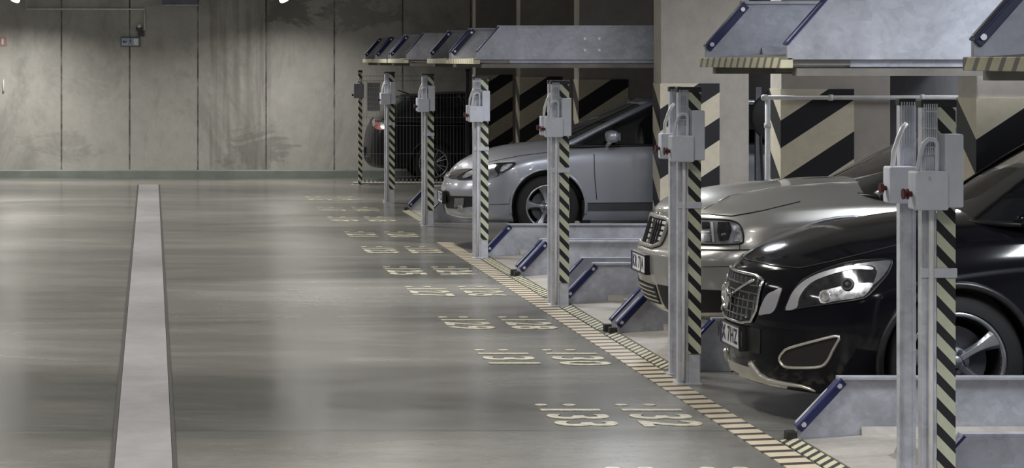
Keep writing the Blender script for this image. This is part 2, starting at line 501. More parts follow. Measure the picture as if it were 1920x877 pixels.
# ------------------------------------------------------------------ lift decks
XD = 3.37
def make_deck(n, f, raised, tape=True):
    """n,f : near and far guard in pitches"""
    yn, yf = P * n, P * f
    z0 = 2.0 if raised else 0.0
    r = thing('parking_lift_deck', '', 'lift platform', (XD, yn, z0))
    wd = yf - yn
    xe = XR - XD - .02
    H = .34 if raised else .325
    def guard(y, sign):
        d = .03
        g = MB().prism([(0, 0), (0, .10), (.215, H), (xe, H), (xe, 0)], 1, y, y + d * sign)
        g.prism([(.215, H - .001), (.215, H + .018), (xe, H + .018), (xe, H - .001)], 1, y - .03 * sign, y + d * sign)
        go = obj('side_guard', g, M['galv'], r, bevel=.003)
        # folded blue edge strip along the slope
        L = Vector((.215, 0, H - .10)); u = L.normalized(); w = Vector((u.z, 0, -u.x))
        p0 = Vector((-.01, 0, .085)); p1 = Vector((.225, 0, H + .012))
        # strip faces the deck side (towards the camera for the far guard)
        ya, yb_ = (y - .018, y + d + .004) if sign > 0 else (y - d - .004, y + .018)
        s = MB()
        q = [p0, p1, p1 + w * .052, p0 + w * .052]
        if sign > 0:   # far guard: wide strip visible from inside
            s.prism([(a.x, a.z) for a in q], 1, y - .018, y)
            s.prism([(p0.x, p0.z), (p1.x, p1.z), (p1.x + w.x * .012, p1.z + w.z * .012), (p0.x + w.x * .012, p0.z + w.z * .012)], 1, y - .05, y + d)
        else:
            s.prism([(a.x, a.z) for a in q], 1, y, y + .018)
            s.prism([(p0.x, p0.z), (p1.x, p1.z), (p1.x + w.x * .014, p1.z + w.z * .014), (p0.x + w.x * .014, p0.z + w.z * .014)], 1, y - d - .004, y + .05)
        obj('edge_strip', s, M['blue'], go, bevel=.003)
        for fr in (.1, .9):
            c = p0 + (p1 - p0) * fr + w * .027
            yy = y - .018 if sign > 0 else y + .018
            obj('bolt', MB().cyl((c.x, yy, c.z), (c.x, yy - .014 * sign, c.z), .014, 8), M['bolt'], go)
        if raised and sign < 0:
            for xx in (1.12, 1.27):
                for zz in (.10, .22): obj('plate_bolt', MB().cyl((xx, y - d, zz), (xx, y - d - .012, zz), .016, 8), M['bolt'], go)
    guard(wd - .03, 1); guard(.03, -1)
    # deck plate: folded wheel tracks with a raised middle
    zt = .03
    y = [.032, .06, .62, .72, wd - .72, wd - .62, wd - .06, wd - .032]
    z = [zt + .05, zt, zt, zt + .085, zt + .085, zt, zt, zt + .05]
    poly = [(a, b) for a, b in zip(y, z)] + [(wd - .032, -.04 if raised else .002), (.032, -.04 if raised else .002)]
    dk = MB().prism(poly, 0, .34, xe)
    # sloping entry ramp
    rp = MB().prism([(.03, -.03 if raised else .004), (.03, .012), (.36, zt + .004), (.36, -.03 if raised else .004)], 1, .034, wd - .034)
    obj('deck_plate', dk, [M['tread']] if not raised else [M['galv']], r, bevel=.004)
    obj('entry_ramp', rp, M['tread'], r)
    if raised:
        lp = MB().box(-.035, .03, .0, wd, -.045, .012)
        obj('front_lip', lp, M['lip'], r, bevel=.004)
        ub = MB()
        ub.box(.05, xe, .0, .10, -.085, -.045); ub.box(.05, xe, wd - .10, wd, -.085, -.045)
        for i in range(6): ub.box(.4 + i * .9, .48 + i * .9, .1, wd - .1, -.075, -.045)
        obj('under_frame', ub, M['underside'], r)
    else:
        if tape:
            lp = MB().prism([(-.085, .002), (-.085, .006), (.0, .02), (.0, .002)], 1, .08, wd - (.28 if abs(f % 1 - .19) < .02 else .03))
            obj('edge_tape', lp, M['chevron'], r)
        for ya in (wd - .06, -.01): obj('rubber_block', MB().box(-.055, .0, ya, ya + .07, .0, .055), M['black'], r, bevel=.005)
    return r
low = [(2.27, 2.69, 'empty lowered lift platform in front of the black crossover, nearest the camera'),
       (3.285, 3.73, 'lowered lift platform under the tan saloon'),
       (3.765, 4.19, 'empty lowered lift platform between the tan saloon and the third post'),
       (4.29, 4.71, 'empty lowered lift platform just behind the third post'),
       (4.745, 5.19, 'empty lowered lift platform directly in front of the silver hatchback'),
       (6.30, 6.77, 'empty lowered lift platform behind the silver hatchback'),]
for n, f, lb in low:
    d = make_deck(n, f, False); d['label'] = lb; d['group'] = 'lowered lift platforms'
up = [(1.65, 2.11, 'raised lift platform at the top right corner, nearest the camera'),
      (2.72, 3.13, 'raised lift platform directly above the black crossover'),
      (5.33, 5.79, 'raised lift platform with long galvanised side above the silver hatchback'),
      (5.83, 6.24, 'raised lift platform with striped lip just behind the one over the silver hatchback'),
      (6.82, 7.29, 'raised lift platform with dull grey side, third of the far raised row'),
      (7.33, 7.75, 'raised lift platform second from the far end of the raised row'),
      (7.79, 8.16, 'farthest raised lift platform of the row')]
for n, f, lb in up:
    d = make_deck(n, f, True); d['label'] = lb; d['group'] = 'raised lift platforms'
# low base deck that carries the silver hatchback
bd = thing('floor_plinth', 'low galvanised base plate under the wheels of the silver hatchback', 'plinth', (3.86, P * 5.285, 0))
obj('plate', MB().prism([(0, 0), (.12, .14), (4.2, .14), (4.2, 0)], 1, .03, 2.25), M['galv'], bd)

# ------------------------------------------------------------------ lift posts
def make_post():
    r = thing('lift_post', '', 'post', (0, 0, 0))       # origin at X=3.29
    obj('profile', MB().box(-.062, 0, 0, .055, .0, 1.80).box(-.050, -.044, -.004, 0, 0.02, 1.78).box(-.016, -.010, -.004, 0, 0.02, 1.78), M['galv_post'], r, bevel=.004)
    obj('hazard_strip', MB().prism([(0.002, 0), (.08, 0), (.08, .075), (.074, .075), (.074, .006), (.002, .006)], 2, .19, 1.80), M['poststripe'], r)
    obj('foot', MB().box(.002, .078, .008, .07, 0, .20), M['galv_light'], r, bevel=.004)
    bp = MB().box(-.075, .082, -.03, .10, 0, .012)
    obj('base_plate', bp, M['galv_light'], r, bevel=.002)
    obj('hose', MB().tube([(-.03, -.02, .03), (-.03, -.02, .7), (-.028, -.022, 1.3), (-.03, -.02, 1.5)], .011, 8), M['whiteplastic'], r, smooth=True)
    obj('cap', MB().box(-.066, .085, -.004, .08, 1.80, 1.833), M['cap'], r, bevel=.004)
    obj('clamp', MB().box(-.068, .084, -.012, .0, 1.085, 1.125), M['white_box'], r, bevel=.003)
    cd = MB()
    for i in range(7): cd.cyl((-.056 + i * .0088, -.014, 1.60), (-.056 + i * .0088, -.014, 1.815), .0028, 6)
    for z in (1.63, 1.71, 1.78): cd.box(-.062, 0, -.019, -.011, z, z + .006)
    obj('cable_bundle', cd, M['galv_light'], r)
    obj('tall_box', MB().box(.006, .083, -.10, -.004, 1.385, 1.69), M['white_box'], r, bevel=.006)
    bx = obj('switch_box', MB().box(-.125, .012, -.13, -.01, 1.375, 1.535), M['white_box'], r, bevel=.008)
    obj('knob', MB().cyl((-.125, -.07, 1.44), (-.14, -.07, 1.44), .012, 12).tube([(-.14, -.07, 1.44), (-.146, -.07, 1.44)], .023, 14).tube([(-.146, -.07, 1.44), (-.156, -.07, 1.44)], .010, 12).tube([(-.156, -.07, 1.44), (-.164, -.07, 1.44)], .023, 14), M['red'], bx)
    obj('lamp_dot', MB().cyl((-.07, -.13, 1.507), (-.07, -.138, 1.507), .007, 10), M['bolt'], bx)
    # cable loop over the switch box
    lp = [(-.098, -.06, 1.53), (-.088, -.06, 1.60), (-.072, -.06, 1.65), (-.05, -.06, 1.668), (-.025, -.06, 1.665), (-.015, -.06, 1.65), (-.015, -.06, 1.53)]
    pts = []
    for i in range(len(lp) - 1):
        a, b = Vector(lp[i]), Vector(lp[i + 1])
        for t in range(4): pts.append(a.lerp(b, t / 4))
    pts.append(Vector(lp[-1]))
    obj('cable_loop', MB().tube(pts, .0095, 10), M['white_box'], r, smooth=True)
    return r
p0 = make_post()
pd = {2: 'nearest striped lift post with pale switch boxes, full height at the right',
      3: 'striped lift post standing in front of the tan saloon headlight',
      4: 'striped lift post in front of the front wheel of the silver hatchback',
      5: 'striped lift post in front of the nose of the silver hatchback',
      6: 'striped lift post just left of the silver hatchback bumper',
      7: 'striped lift post in front of the mesh fence and dark hatchback'}
for k in range(2, 8):
    c = p0 if k == 2 else copy_tree(p0)
    c.location = (3.29, P * (k + .15), 0)
    c['label'] = pd[k]; c['group'] = 'striped lift posts along the aisle edge'
def make_back_post():
    r = thing('service_post', '', 'post', (0, 0, 0))
    obj('profile', MB().box(0, .072, 0, .05, 0, 1.80).box(.012, .018, -.004, 0, .02, 1.78).box(.054, .06, -.004, 0, .02, 1.78), M['galv_post'], r, bevel=.004)
    obj('cap', MB().box(-.004, .076, -.004, .054, 1.80, 1.83), M['cap'], r, bevel=.004)
    obj('base_plate', MB().box(-.02, .12, -.03, .09, 0, .012), M['galv_light'], r)
    bx = obj('switch_box', MB().box(-.075, .045, -.11, -.002, 1.375, 1.535), M['white_box'], r, bevel=.008)
    obj('knob', MB().cyl((-.075, -.055, 1.44), (-.088, -.055, 1.44), .011, 12).tube([(-.088, -.055, 1.44), (-.104, -.055, 1.44)], .022, 14), M['red'], bx)
    pts = [(-.045, -.05, 1.53), (-.04, -.05, 1.60), (-.02, -.05, 1.66), (0, -.04, 1.70), (.02, -.03, 1.72)]
    obj('cable_loop', MB().tube(pts, .011, 10), M['whiteplastic'], r, smooth=True)
    cd = MB()
    for i in range(6): cd.cyl((.006 + i * .011, -.012, 1.62), (.006 + i * .011, -.012, 1.815), .003, 6)
    obj('cable_bundle', cd, M['galv_light'], r)
    br = MB().prism([(.01, .18), (.06, .14), (.062, .125), (.01, .165)], 1, -.012, 0).cyl((.03, 0, .21), (.03, -.01, .21), .012, 10)
    obj('foot_brace', br, M['galv_light'], r)
    return r
b0 = make_back_post()
for k, lb in ((2, 'plain galvanised service post with switch box close behind the nearest striped post'),
              (3, 'plain galvanised service post with switch box close behind the post at the tan saloon'),
              (4, 'plain service post close behind the striped post at the front wheel of the silver hatchback'),
              (5, 'plain service post close behind the striped post at the nose of the silver hatchback'),
              (6, 'plain service post close behind the striped post left of the silver hatchback bumper'),
              (7, 'farthest plain service post, behind the striped post at the mesh fence')):
    c = b0 if k == 2 else copy_tree(b0)
    c.location = (3.275, P * (k + .15) + .48, 0); c['label'] = lb; c['group'] = 'plain service posts'

# floor tape
tp = thing('floor_hazard_tape', 'long yellow and dark ladder striped tape on the floor along the lift bays', 'floor tape', (3.1, 9, 0))
tm = MB().box(0, .17, 0, 26.5 - 9 + 1.5, 0.001, .004)
obj('tape', tm, M['ladder'], tp)
# faded repaired patch of tape further off
# ------------------------------------------------------------------ painted bay numbers
def text_mesh(s, size):
    cu = bpy.data.curves.new('t', 'FONT'); cu.body = s; cu.size = size; cu.extrude = .0015
    cu.align_x = 'CENTER'; cu.align_y = 'CENTER'; cu.resolution_u = 3; cu.offset = size * .02
    cu.space_character = 1.18
    o = bpy.data.objects.new('t', cu); COL.objects.link(o)
    bpy.context.view_layer.update()
    me = bpy.data.meshes.new_from_object(o.evaluated_get(bpy.context.evaluated_depsgraph_get()))
    bpy.data.objects.remove(o)
    me.materials.clear()
    return me
rows = [(2.42, 134), (2.88, 132), (3.44, 130), (3.89, 128), (4.42, 126), (4.85, 124), (5.38, 122), (5.86, 120), (6.42, 118), (6.85, 116), (7.38, 114)]
PLACE = ['at the bottom edge', 'in front of the black crossover', 'in front of the tan saloon', 'just behind the tan saloon nose',
         'level with the third post', 'in front of the fourth lift guard', 'level with the silver hatchback door', 'level with the silver hatchback nose', 'left of the silver hatchback bumper',
         'second row from far end', 'farthest row']
for zp, num in rows:
    for xx, n_ in ((2.36, num + 1), (2.825, num)):
        me = text_mesh(':%d' % n_, .47)
        o = link('bay_number', me, M['paint'], None, (xx, P * zp, .003), (0, 0, -pi / 2))
        tag(o, 'worn yellow floor number %d, %s of its pair, %s' % (n_, 'right' if n_ == num else 'left', PLACE[(134 - num) // 2]), 'floor marking', 'painted bay numbers along the aisle')

# ------------------------------------------------------------------ rail, reel, fence
rl = thing('white_rail', 'white tubular rail standing between the tan saloon and its hazard striped column', 'rail', (5.04, 21.0, 0))
obj('top_bar', MB().tube([(-.05, 0, 1.69), (3.02, 0, 1.69)], .019, 12), M['whiteplastic'], rl, smooth=True)
for x in (0, 2.95): obj('leg', MB().tube([(x, 0, 0), (x, 0, 1.69)], .022, 12), M['whiteplastic'], rl, smooth=True)
cf = MB()
for x in (-.04, .5, 1.25, 1.85): cf.tube([(x, 0, 1.69), (x + .035, 0, 1.69)], .026, 12)
cf.tube([(0, 0, 1.44), (0, 0, 1.48)], .028, 12)
obj('coupling', cf, M['whiteplastic'], rl, smooth=True)

hr = thing('cable_reel', 'black cable reel on a dark pole between two columns behind the white rail', 'cable reel', (6.37, 26.16, 0))
obj('pole', MB().box(-.22, -.16, -.03, .03, 0, 1.72), M['greysteel'], hr, bevel=.004)
obj('disc', MB().lathe_y([(0, -.10), (.10, -.10), (.12, -.07), (.25, -.06), (.27, -.03), (.27, .0), (.25, .03), (0, .03)], (0, 0, 1.42), 36), M['black'], hr, smooth=True)
obj('arm', MB().box(-.2, 0, .03, .05, 1.39, 1.45), M['greysteel'], hr)
obj('cable', MB().tube([(-.12, -.04, 1.60), (-.17, -.045, 1.2), (-.15, -.045, .8), (-.17, -.045, .02)], .012, 8), M['black'], hr, smooth=True)

YFEN = P * 8.15
fe = thing('mesh_fence', 'dark welded wire mesh fence standing in front of the dark hatchback', 'fence', (3.29, YFEN, 0))
obj('striped_post', MB().box(-.03, .03, -.03, .03, 0.01, 1.80), M['poststripe'], fe)
obj('end_post', MB().box(1.68, 1.74, -.03, .03, 0.01, 1.82), M['greysteel'], fe, bevel=.004)
obj('post_cap', MB().box(-.034, .034, -.034, .034, 1.80, 1.835).box(1.675, 1.745, -.034, .034, 1.82, 1.85), M['cap'], fe)
obj('base_plate', MB().box(-.14, .14, -.06, .06, 0, .012).box(1.6, 1.84, -.06, .06, 0, .012), M['galv_light'], fe)
wm = MB()
n = 30
for i in range(n + 1):
    x = .05 + i * (1.60 / n)
    wm.box(x - .0018, x + .0018, -.002, .002, .10, 1.75)
for z in (.14, .50, .95, 1.08, 1.40, 1.66, 1.74):
    wm.box(.03, 1.68, -.008, -.003, z, z + .006); wm.box(.03, 1.68, .003, .008, z, z + .006)
for i in range(24): wm.box(.06 + i * .067, .09 + i * .067, -.004, .004, .05, .10)
obj('wire_panel', wm, plain('fence_wire', (.30, .31, .33), .5, .4), fe)
fb = thing('fence_switch_box', 'small blue grey switch box on the striped end post of the mesh fence', 'switch box', (3.29, YFEN, 0))
obj('body', MB().box(-.11, .05, -.12, -.032, 1.39, 1.62), plain('blue_grey_box', (.22, .23, .27), .5), fb, bevel=.006)
obj('knob', MB().tube([(-.11, -.075, 1.44), (-.14, -.075, 1.44)], .018, 10), M['cap'], fb)
obj('cable_loop', MB().tube([(-.06, -.06, 1.62), (-.05, -.06, 1.66), (-.01, -.06, 1.67), (.0, -.045, 1.6)], .008, 6), M['whiteplastic'], fb)
gp = thing('wire_grid', 'small pale wire grid hung on the mesh fence beside its switch box', 'wire grid', (3.40, YFEN - .03, 0))
gm = MB()
for i in range(7): gm.box(0, .21, -.006, 0, 1.18 + i * .075, 1.188 + i * .075)
for i in range(8): gm.box(i * .029, i * .029 + .005, -.006, 0, 1.18, 1.64)
obj('grid', gm, M['galv_light'], gp)
obj('notice_sheet', MB().box(.005, .20, .002, .008, 1.19, 1.63), plain('notice_sheet_grey', (.26, .27, .27), .6), gp)
cb = obj('floor_kerb', MB().prism([(P * 8.19, 0), (P * 8.19, .03), (P * 8.19 + .04, .045), (P * 8.22, .045), (P * 8.22, 0)], 0, 3.2, 8.1), m_concrete('pale_kerb', (.34, .33, .29), (.42, .41, .37), 2))
tag(cb, 'low pale kerb strip on the floor under the mesh fence', 'kerb')
# ------------------------------------------------------------------ cars
def paint(name, col, metal=.6, rough=.32, coat=1.0, flake=True):
    t = NT(name)
    c = tuple(col)
    if flake:
        n = t.noise(900, 2, .5)
        c = t.ramp(n, [(.35, tuple(x * .9 for x in col)), (.65, tuple(min(1, x * 1.08) for x in col))])
    t.set(c, rough, metal)
    t.b.inputs['Coat Weight'].default_value = coat
    t.b.inputs['Coat Roughness'].default_value = .04
    return t.m
M['p_silver'] = paint('silver_paint', (.40, .415, .47), .5)
M['p_tan'] = paint('warm_silver_paint', (.40, .395, .375), .6, .34)
M['p_black'] = paint('black_paint', (.004, .004, .006), .0, .10, 0.0, False)
M['p_dark'] = paint('dark_paint', (.004, .004, .006), .0, .30, 0.0, False)
for k in ('p_black', 'p_dark'): M[k].node_tree.nodes['Principled BSDF'].inputs['Specular IOR Level'].default_value = .32
M['glass'] = plain('tinted_glass', (.006, .007, .009), .04, 0, 0)
M['gap'] = plain('panel_gap', (.006, .006, .007), .6)
M['trim'] = plain('dark_trim', (.012, .012, .014), .35)
M['chrome'] = plain('chrome_trim', (.80, .80, .80), .12, .95, .01)
M['satin'] = plain('satin_silver_trim', (.62, .60, .55), .3, .8, .02)
M['lampdark'] = plain('lamp_interior', (.05, .05, .055), .08, .6, .2, 30)
M['reflector'] = plain('lamp_reflector', (.55, .56, .60), .25, .85, .35, 34)
M['lampgrey'] = plain('lamp_grey_bezel', (.30, .31, .33), .2, .8, .1, 20)
M['tyre'] = plain('tyre_rubber', (.010, .010, .011), .75)
M['blade'] = plain('lamp_blade', (.50, .50, .53), .28, .6, .04)
M['sill'] = plain('sill_grey', (.07, .072, .085), .4, 0, .05)
M['toothwhite'] = plain('bright_rib', (.72, .72, .74), .3, .3)
M['rim'] = plain('alloy_rim', (.42, .43, .46), .28, .85)
M['rimdark'] = plain('rim_barrel', (.045, .045, .05), .5, .6)
M['plate'] = plain('plate_white', (.62, .63, .66), .35, 0, .02)
M['ink'] = plain('plate_ink', (.02, .02, .03), .5)
M['redlens'] = plain('red_tail_lens', (.24, .05, .045), .4, 0, .2, 40)
for k in ('glass',): M[k].node_tree.nodes['Principled BSDF'].inputs['Coat Weight'].default_value = .6

def lerp_tab(tab, x):
    """smooth (Catmull-Rom) lookup in [(x, v), ...]"""
    if isinstance(tab, (int, float)): return tab
    if x <= tab[0][0]: return tab[0][1]
    if x >= tab[-1][0]: return tab[-1][1]
    for i in range(len(tab) - 1):
        if x <= tab[i + 1][0]:
            x0, v0 = tab[i]; x1, v1 = tab[i + 1]; h = x1 - x0; u = (x - x0) / h
            d = (v1 - v0) / h
            def tan(j):
                if j <= 0 or j >= len(tab) - 1: return None
                a = (tab[j][1] - tab[j - 1][1]) / (tab[j][0] - tab[j - 1][0])
                b = (tab[j + 1][1] - tab[j][1]) / (tab[j + 1][0] - tab[j][0])
                return 0 if a * b <= 0 else 2 * a * b / (a + b)
            m0 = tan(i); m1 = tan(i + 1)
            m0 = d if m0 is None else m0; m1 = d if m1 is None else m1
            return ((2*u**3 - 3*u*u + 1) * v0 + (u**3 - 2*u*u + u) * h * m0 + (-2*u**3 + 3*u*u) * v1 + (u**3 - u*u) * h * m1)
    return tab[-1][1]

NF, NS, NR = 30, 64, 20
def ring_line(r):
    """half ring (y<=0 side first) -> list of (t, y, z)"""
    xf, w, bd, n = r['xf'], r['w'], r['bd'], r.get('n', 2.3)
    xr, br, nr = r['xr'], r['br'], r.get('nr', 3.0)
    pts = []
    for i in range(NF):
        a = i / (NF - 1)
        v = sin(a * pi / 2)
        u = 1 - (max(0, 1 - v ** n)) ** (1 / n)
        pts.append((xf + bd * u, w * v))
    xs, xe = xf + bd, xr - br
    for i in range(1, NS):
        f = i / NS
        pts.append((xs + (xe - xs) * f, w))
    for i in range(NR):
        a = 1 - i / (NR - 1)
        v = sin(a * pi / 2)
        u = 1 - (max(0, 1 - v ** nr)) ** (1 / nr)
        pts.append((xr - br * u, w * v))
    out = []
    for t, y in pts:
        yy = y * lerp_tab(r['ws'], t) if 'ws' in r else y
        out.append((t, yy, lerp_tab(r['z'], t)))
    return out

def rings_mesh(keys, sub=4, ms=None, cr=True):
    """keys: ring lines; returns verts (full), faces, rowids"""
    rows = []; rid = []
    K = len(keys)
    for k in range(K - 1):
        p0 = keys[max(k - 1, 0)]; p1 = keys[k]; p2 = keys[k + 1]; p3 = keys[min(k + 2, K - 1)]
        for s in range(sub):
            u = s / sub
            row = []
            for a, b, c, d in zip(p0, p1, p2, p3):
                q = []
                for j in range(3):
                    m1 = (c[j] - a[j]) / 2; m2 = (d[j] - b[j]) / 2
                    # limit overshoot
                    dl = c[j] - b[j]
                    if m1 * dl < 0: m1 = 0
                    if m2 * dl < 0: m2 = 0
                    if abs(m1) > 2 * abs(dl): m1 = 2 * dl
                    if abs(m2) > 2 * abs(dl): m2 = 2 * dl
                    q.append((2*u**3 - 3*u*u + 1) * b[j] + (u**3 - 2*u*u + u) * m1 + (-2*u**3 + 3*u*u) * c[j] + (u**3 - u*u) * m2)
                row.append(tuple(q))
            rows.append(row); rid.append(k)
    rows.append(keys[-1]); rid.append(K - 1)
    return rows, rid

def body_from_rows(rows, rid, matof):
    mb = MB(); n = len(rows[0])
    for side in (-1, 1):
        base = len(mb.v)
        for row in rows:
            mb.v += [(t, side * y, z) for t, y, z in row]
        for i in range(len(rows) - 1):
            for j in range(n - 1):
                a = base + i * n + j
                f = (a, a + 1, a + n + 1, a + n)
                mb.f.append(f if side < 0 else f[::-1]); mb.m.append(matof(rid[i]))
    return mb

def weld(o):
    bm = bmesh.new(); bm.from_mesh(o.data)
    bmesh.ops.remove_doubles(bm, verts=bm.verts, dist=.0006)
    bmesh.ops.dissolve_degenerate(bm, dist=.0001, edges=bm.edges)
    bmesh.ops.recalc_face_normals(bm, faces=bm.faces)
    bm.to_mesh(o.data); bm.free()

def bvh_of(o):
    me = o.data
    return BVHTree.FromPolygons([v.co.copy() for v in me.vertices], [tuple(p.vertices) for p in me.polygons])

def bake_boolean(o, cutters):
    for c in cutters:
        m = o.modifiers.new('b', 'BOOLEAN'); m.operation = 'DIFFERENCE'; m.object = c; m.solver = 'EXACT'
        try: m.material_mode = 'TRANSFER'
        except Exception: pass
    bpy.context.view_layer.update()
    dg = bpy.context.evaluated_depsgraph_get()
    me = bpy.data.meshes.new_from_object(o.evaluated_get(dg))
    o.modifiers.clear()
    me.name = o.data.name
    o.data = me
    for c in cutters: bpy.data.objects.remove(c)

def smooth_closed(pts, n=6):
    out = []; N = len(pts)
    for i in range(N):
        p0, p1, p2, p3 = (Vector(pts[(i + j - 1) % N]) for j in range(4))
        for s in range(n):
            u = s / n
            out.append(.5 * ((2 * p1) + (-p0 + p2) * u + (2*p0 - 5*p1 + 4*p2 - p3) * u*u + (-p0 + 3*p1 - 3*p2 + p3) * u**3))
    return [tuple(p) for p in out]
def dens(pts, step, closed=True):
    out = []; N = len(pts)
    for i in range(N if closed else N - 1):
        a, b = Vector(pts[i]), Vector(pts[(i + 1) % N])
        k = max(1, int((b - a).length / step))
        for s in range(k): out.append(tuple(a.lerp(b, s / k)))
    if not closed: out.append(tuple(pts[-1]))
    return out

class Car:
    """root at world position of the nose on the floor; local t = length, y = across, z up.
    flip=True turns the car so that its tail points to the aisle"""
    def __init__(self, name, label, X0, Yc, z0=0., flip=False, L=4.5):
        self.flip = flip; self.L = L
        self.root = thing(name, label, 'car', (X0 + (L if flip else 0), Yc, z0), pi if flip else 0)
    def w2l(self, p):
        l = self.root.location
        q = Vector(p) - l
        return Vector((-q.x, -q.y, q.z)) if self.flip else q
    def d2l(self, d):
        return Vector((-d[0], -d[1], d[2])) if self.flip else Vector(d)
    def ray(self, mode, u, v):
        if mode == 'px':
            o = self.w2l((0, 0, EYE)); d = self.d2l(((u - VPX) / F, 1, -(v - VPY) / F)).normalized()
            return o, d
        if mode == 'front': return Vector((-3, u, v)), Vector((1, 0, 0))
        if mode == 'rear': return Vector((self.L + 3, u, v)), Vector((-1, 0, 0))
        if mode == 'side': return Vector((u, -3, v)), Vector((0, 1, 0))
        if mode == 'far': return Vector((u, 3, v)), Vector((0, -1, 0))
        if mode == 'top': return Vector((u, v, 4)), Vector((0, 0, -1))
    def hit(self, mode, u, v, bvh=None):
        o, d = self.ray(mode, u, v)
        b = bvh or self.bvh
        h = b.ray_cast(o, d)
        if h[0] is None:
            # nearest point of the body to the ray
            c = Vector((1.0, 0, .6))
            p = o + d * (c - o).dot(d)
            h = b.find_nearest(p)
        p, nrm = h[0], h[1]
        if nrm.dot(d) > 0: nrm = -nrm
        return p, nrm
    def patch(self, name, mode, pts, mat, off=.004, step=None, parent=None, mirror=False, label=None, bvh=None, inner=-.012, dome=0):
        st = step or (5.0 if mode == 'px' else .03)
        out = dens(pts, st)
        n = len(out)
        xs = [p[0] for p in out]; ys = [p[1] for p in out]
        def inside(x, y):
            c = False; j = n - 1
            for i in range(n):
                if (out[i][1] > y) != (out[j][1] > y) and x < (out[j][0] - out[i][0]) * (y - out[i][1]) / (out[j][1] - out[i][1]) + out[i][0]: c = not c
                j = i
            return c
        def bdist(x, y):
            return min((x - a) ** 2 + (y - b) ** 2 for a, b in out) ** .5
        gx = []
        y = min(ys) + st * .5
        while y < max(ys):
            x = min(xs) + st * .5
            while x < max(xs):
                if inside(x, y) and bdist(x, y) > st * .45: gx.append((x, y))
                x += st
            y += st
        V = [Vector(p) for p in out + gx]
        r = delaunay_2d_cdt(V, [(i, (i + 1) % n) for i in range(n)], [], 1, 1e-5)
        vs, fs = r[0], r[2]
        P_ = []; Nn = []
        for v in vs:
            p, nr = self.hit(mode, v.x, v.y, bvh)
            P_.append(p); Nn.append(nr)
        # average the normals a little so that the patch stays smooth
        mb = MB()
        dm = [0] * len(vs)
        if dome:
            mx = max(bdist(v.x, v.y) for v in vs) or 1
            dm = [dome * (min(1, bdist(v.x, v.y) / mx) ** .5) for v in vs]
        top = [p + nr * (off + dm[i]) for i, (p, nr) in enumerate(zip(P_, Nn))]
        mb.add(top, [tuple(f) for f in fs])
        # skirt
        from collections import Counter
        ec = Counter()
        for f in fs:
            for i in range(len(f)):
                a, b = f[i], f[(i + 1) % len(f)]; ec[(min(a, b), max(a, b))] += 1
        bd_ = [e for e, c in ec.items() if c == 1]
        idx = {}
        for e in bd_:
            for a in e:
                if a not in idx:
                    idx[a] = len(mb.v); mb.v.append(tuple(P_[a] + Nn[a] * inner))
        for a, b in bd_:
            mb.f.append((a, b, idx[b], idx[a])); mb.m.append(0)
        res = []
        def mk(m_):
            o = obj(name, m_, mat, parent or self.root, smooth=True)
            sharp(o, 50)
            if label: o['label'] = label
            res.append(o)
        mk(mb)
        if mirror:
            m2 = MB(); m2.v = [(x, -y, z) for x, y, z in mb.v]; m2.f = [tuple(reversed(f)) for f in mb.f]; m2.m = list(mb.m)
            mk(m2)
        return res[0] if not mirror else res
    def line(self, name, mode, pts, r, mat, closed=False, off=.002, parent=None, mirror=False, label=None, n=8, flat=1.0):
        st = 4.0 if mode == 'px' else .03
        out = dens(pts, st, closed)
        path = []
        for u, v in out:
            p, nr = self.hit(mode, u, v)
            path.append(p + nr * off)
        mb = MB().tube(path, r, n, closed)
        o = obj(name, mb, mat, parent or self.root, smooth=True)
        if label: o['label'] = label
        if mirror:
            m2 = MB(); m2.v = [(x, -y, z) for x, y, z in mb.v]; m2.f = [tuple(reversed(f)) for f in mb.f]; m2.m = list(mb.m)
            obj(name, m2, mat, parent or self.root, smooth=True)
        return o

    def body(self, low, hoodc, wheels, arch_r, mats, hood_p=2.0, arch_depth=.30):
        """low: key rings bottom to shoulder; hoodc: centre height of the upper surface"""
        sh = low[-1]
        keys = []
        b0 = dict(low[0])
        for f in (0.0, .5, .97):
            r = dict(b0); r['w'] = max(1e-4, b0['w'] * f); r['xf'] = b0['xf'] + .03; r['bd'] = b0['bd'] * (.4 + .6 * f); r['br'] = b0['br'] * (.4 + .6 * f)
            r['z'] = [(t, z + .004 * (1 - f)) for t, z in b0['z']] if not isinstance(b0['z'], (int, float)) else b0['z']
            keys.append(ring_line(r))
        for r in low: keys.append(ring_line(r))
        n_low = len(keys)
        shz = sh['z']
        for lam in (.06, .16, .3, .48, .68, .86, 1.0):
            f = 1 - lam
            r = dict(sh); r['w'] = max(1e-4, sh['w'] * f)
            r['xf'] = sh['xf'] + (sh.get('hood_xf', sh['xf']) - sh['xf']) * min(1, lam * 1.5)
            r['bd'] = sh['bd'] * (.35 + .65 * f)
            r['br'] = sh['br'] * (.35 + .65 * f)
            g = 1 - (1 - lam) ** hood_p
            line = []
            r['z'] = 0
            for (t, y, z) in ring_line(r):
                zs = lerp_tab(shz, t); zc = lerp_tab(hoodc, t)
                line.append((t, y, zs + (zc - zs) * g))
            keys.append(line)
        rows, rid = rings_mesh(keys, 4)
        self.rows = rows
        matof = lambda k: 1 if k < 2 else 0
        mb = body_from_rows(rows, rid, matof)
        o = obj('body', mb, [mats['paint'], M['trim']], self.root, fix=False)
        weld(o)
        self.bvh = bvh_of(o)
        cut = []
        W_ = max(r['w'] for r in low)
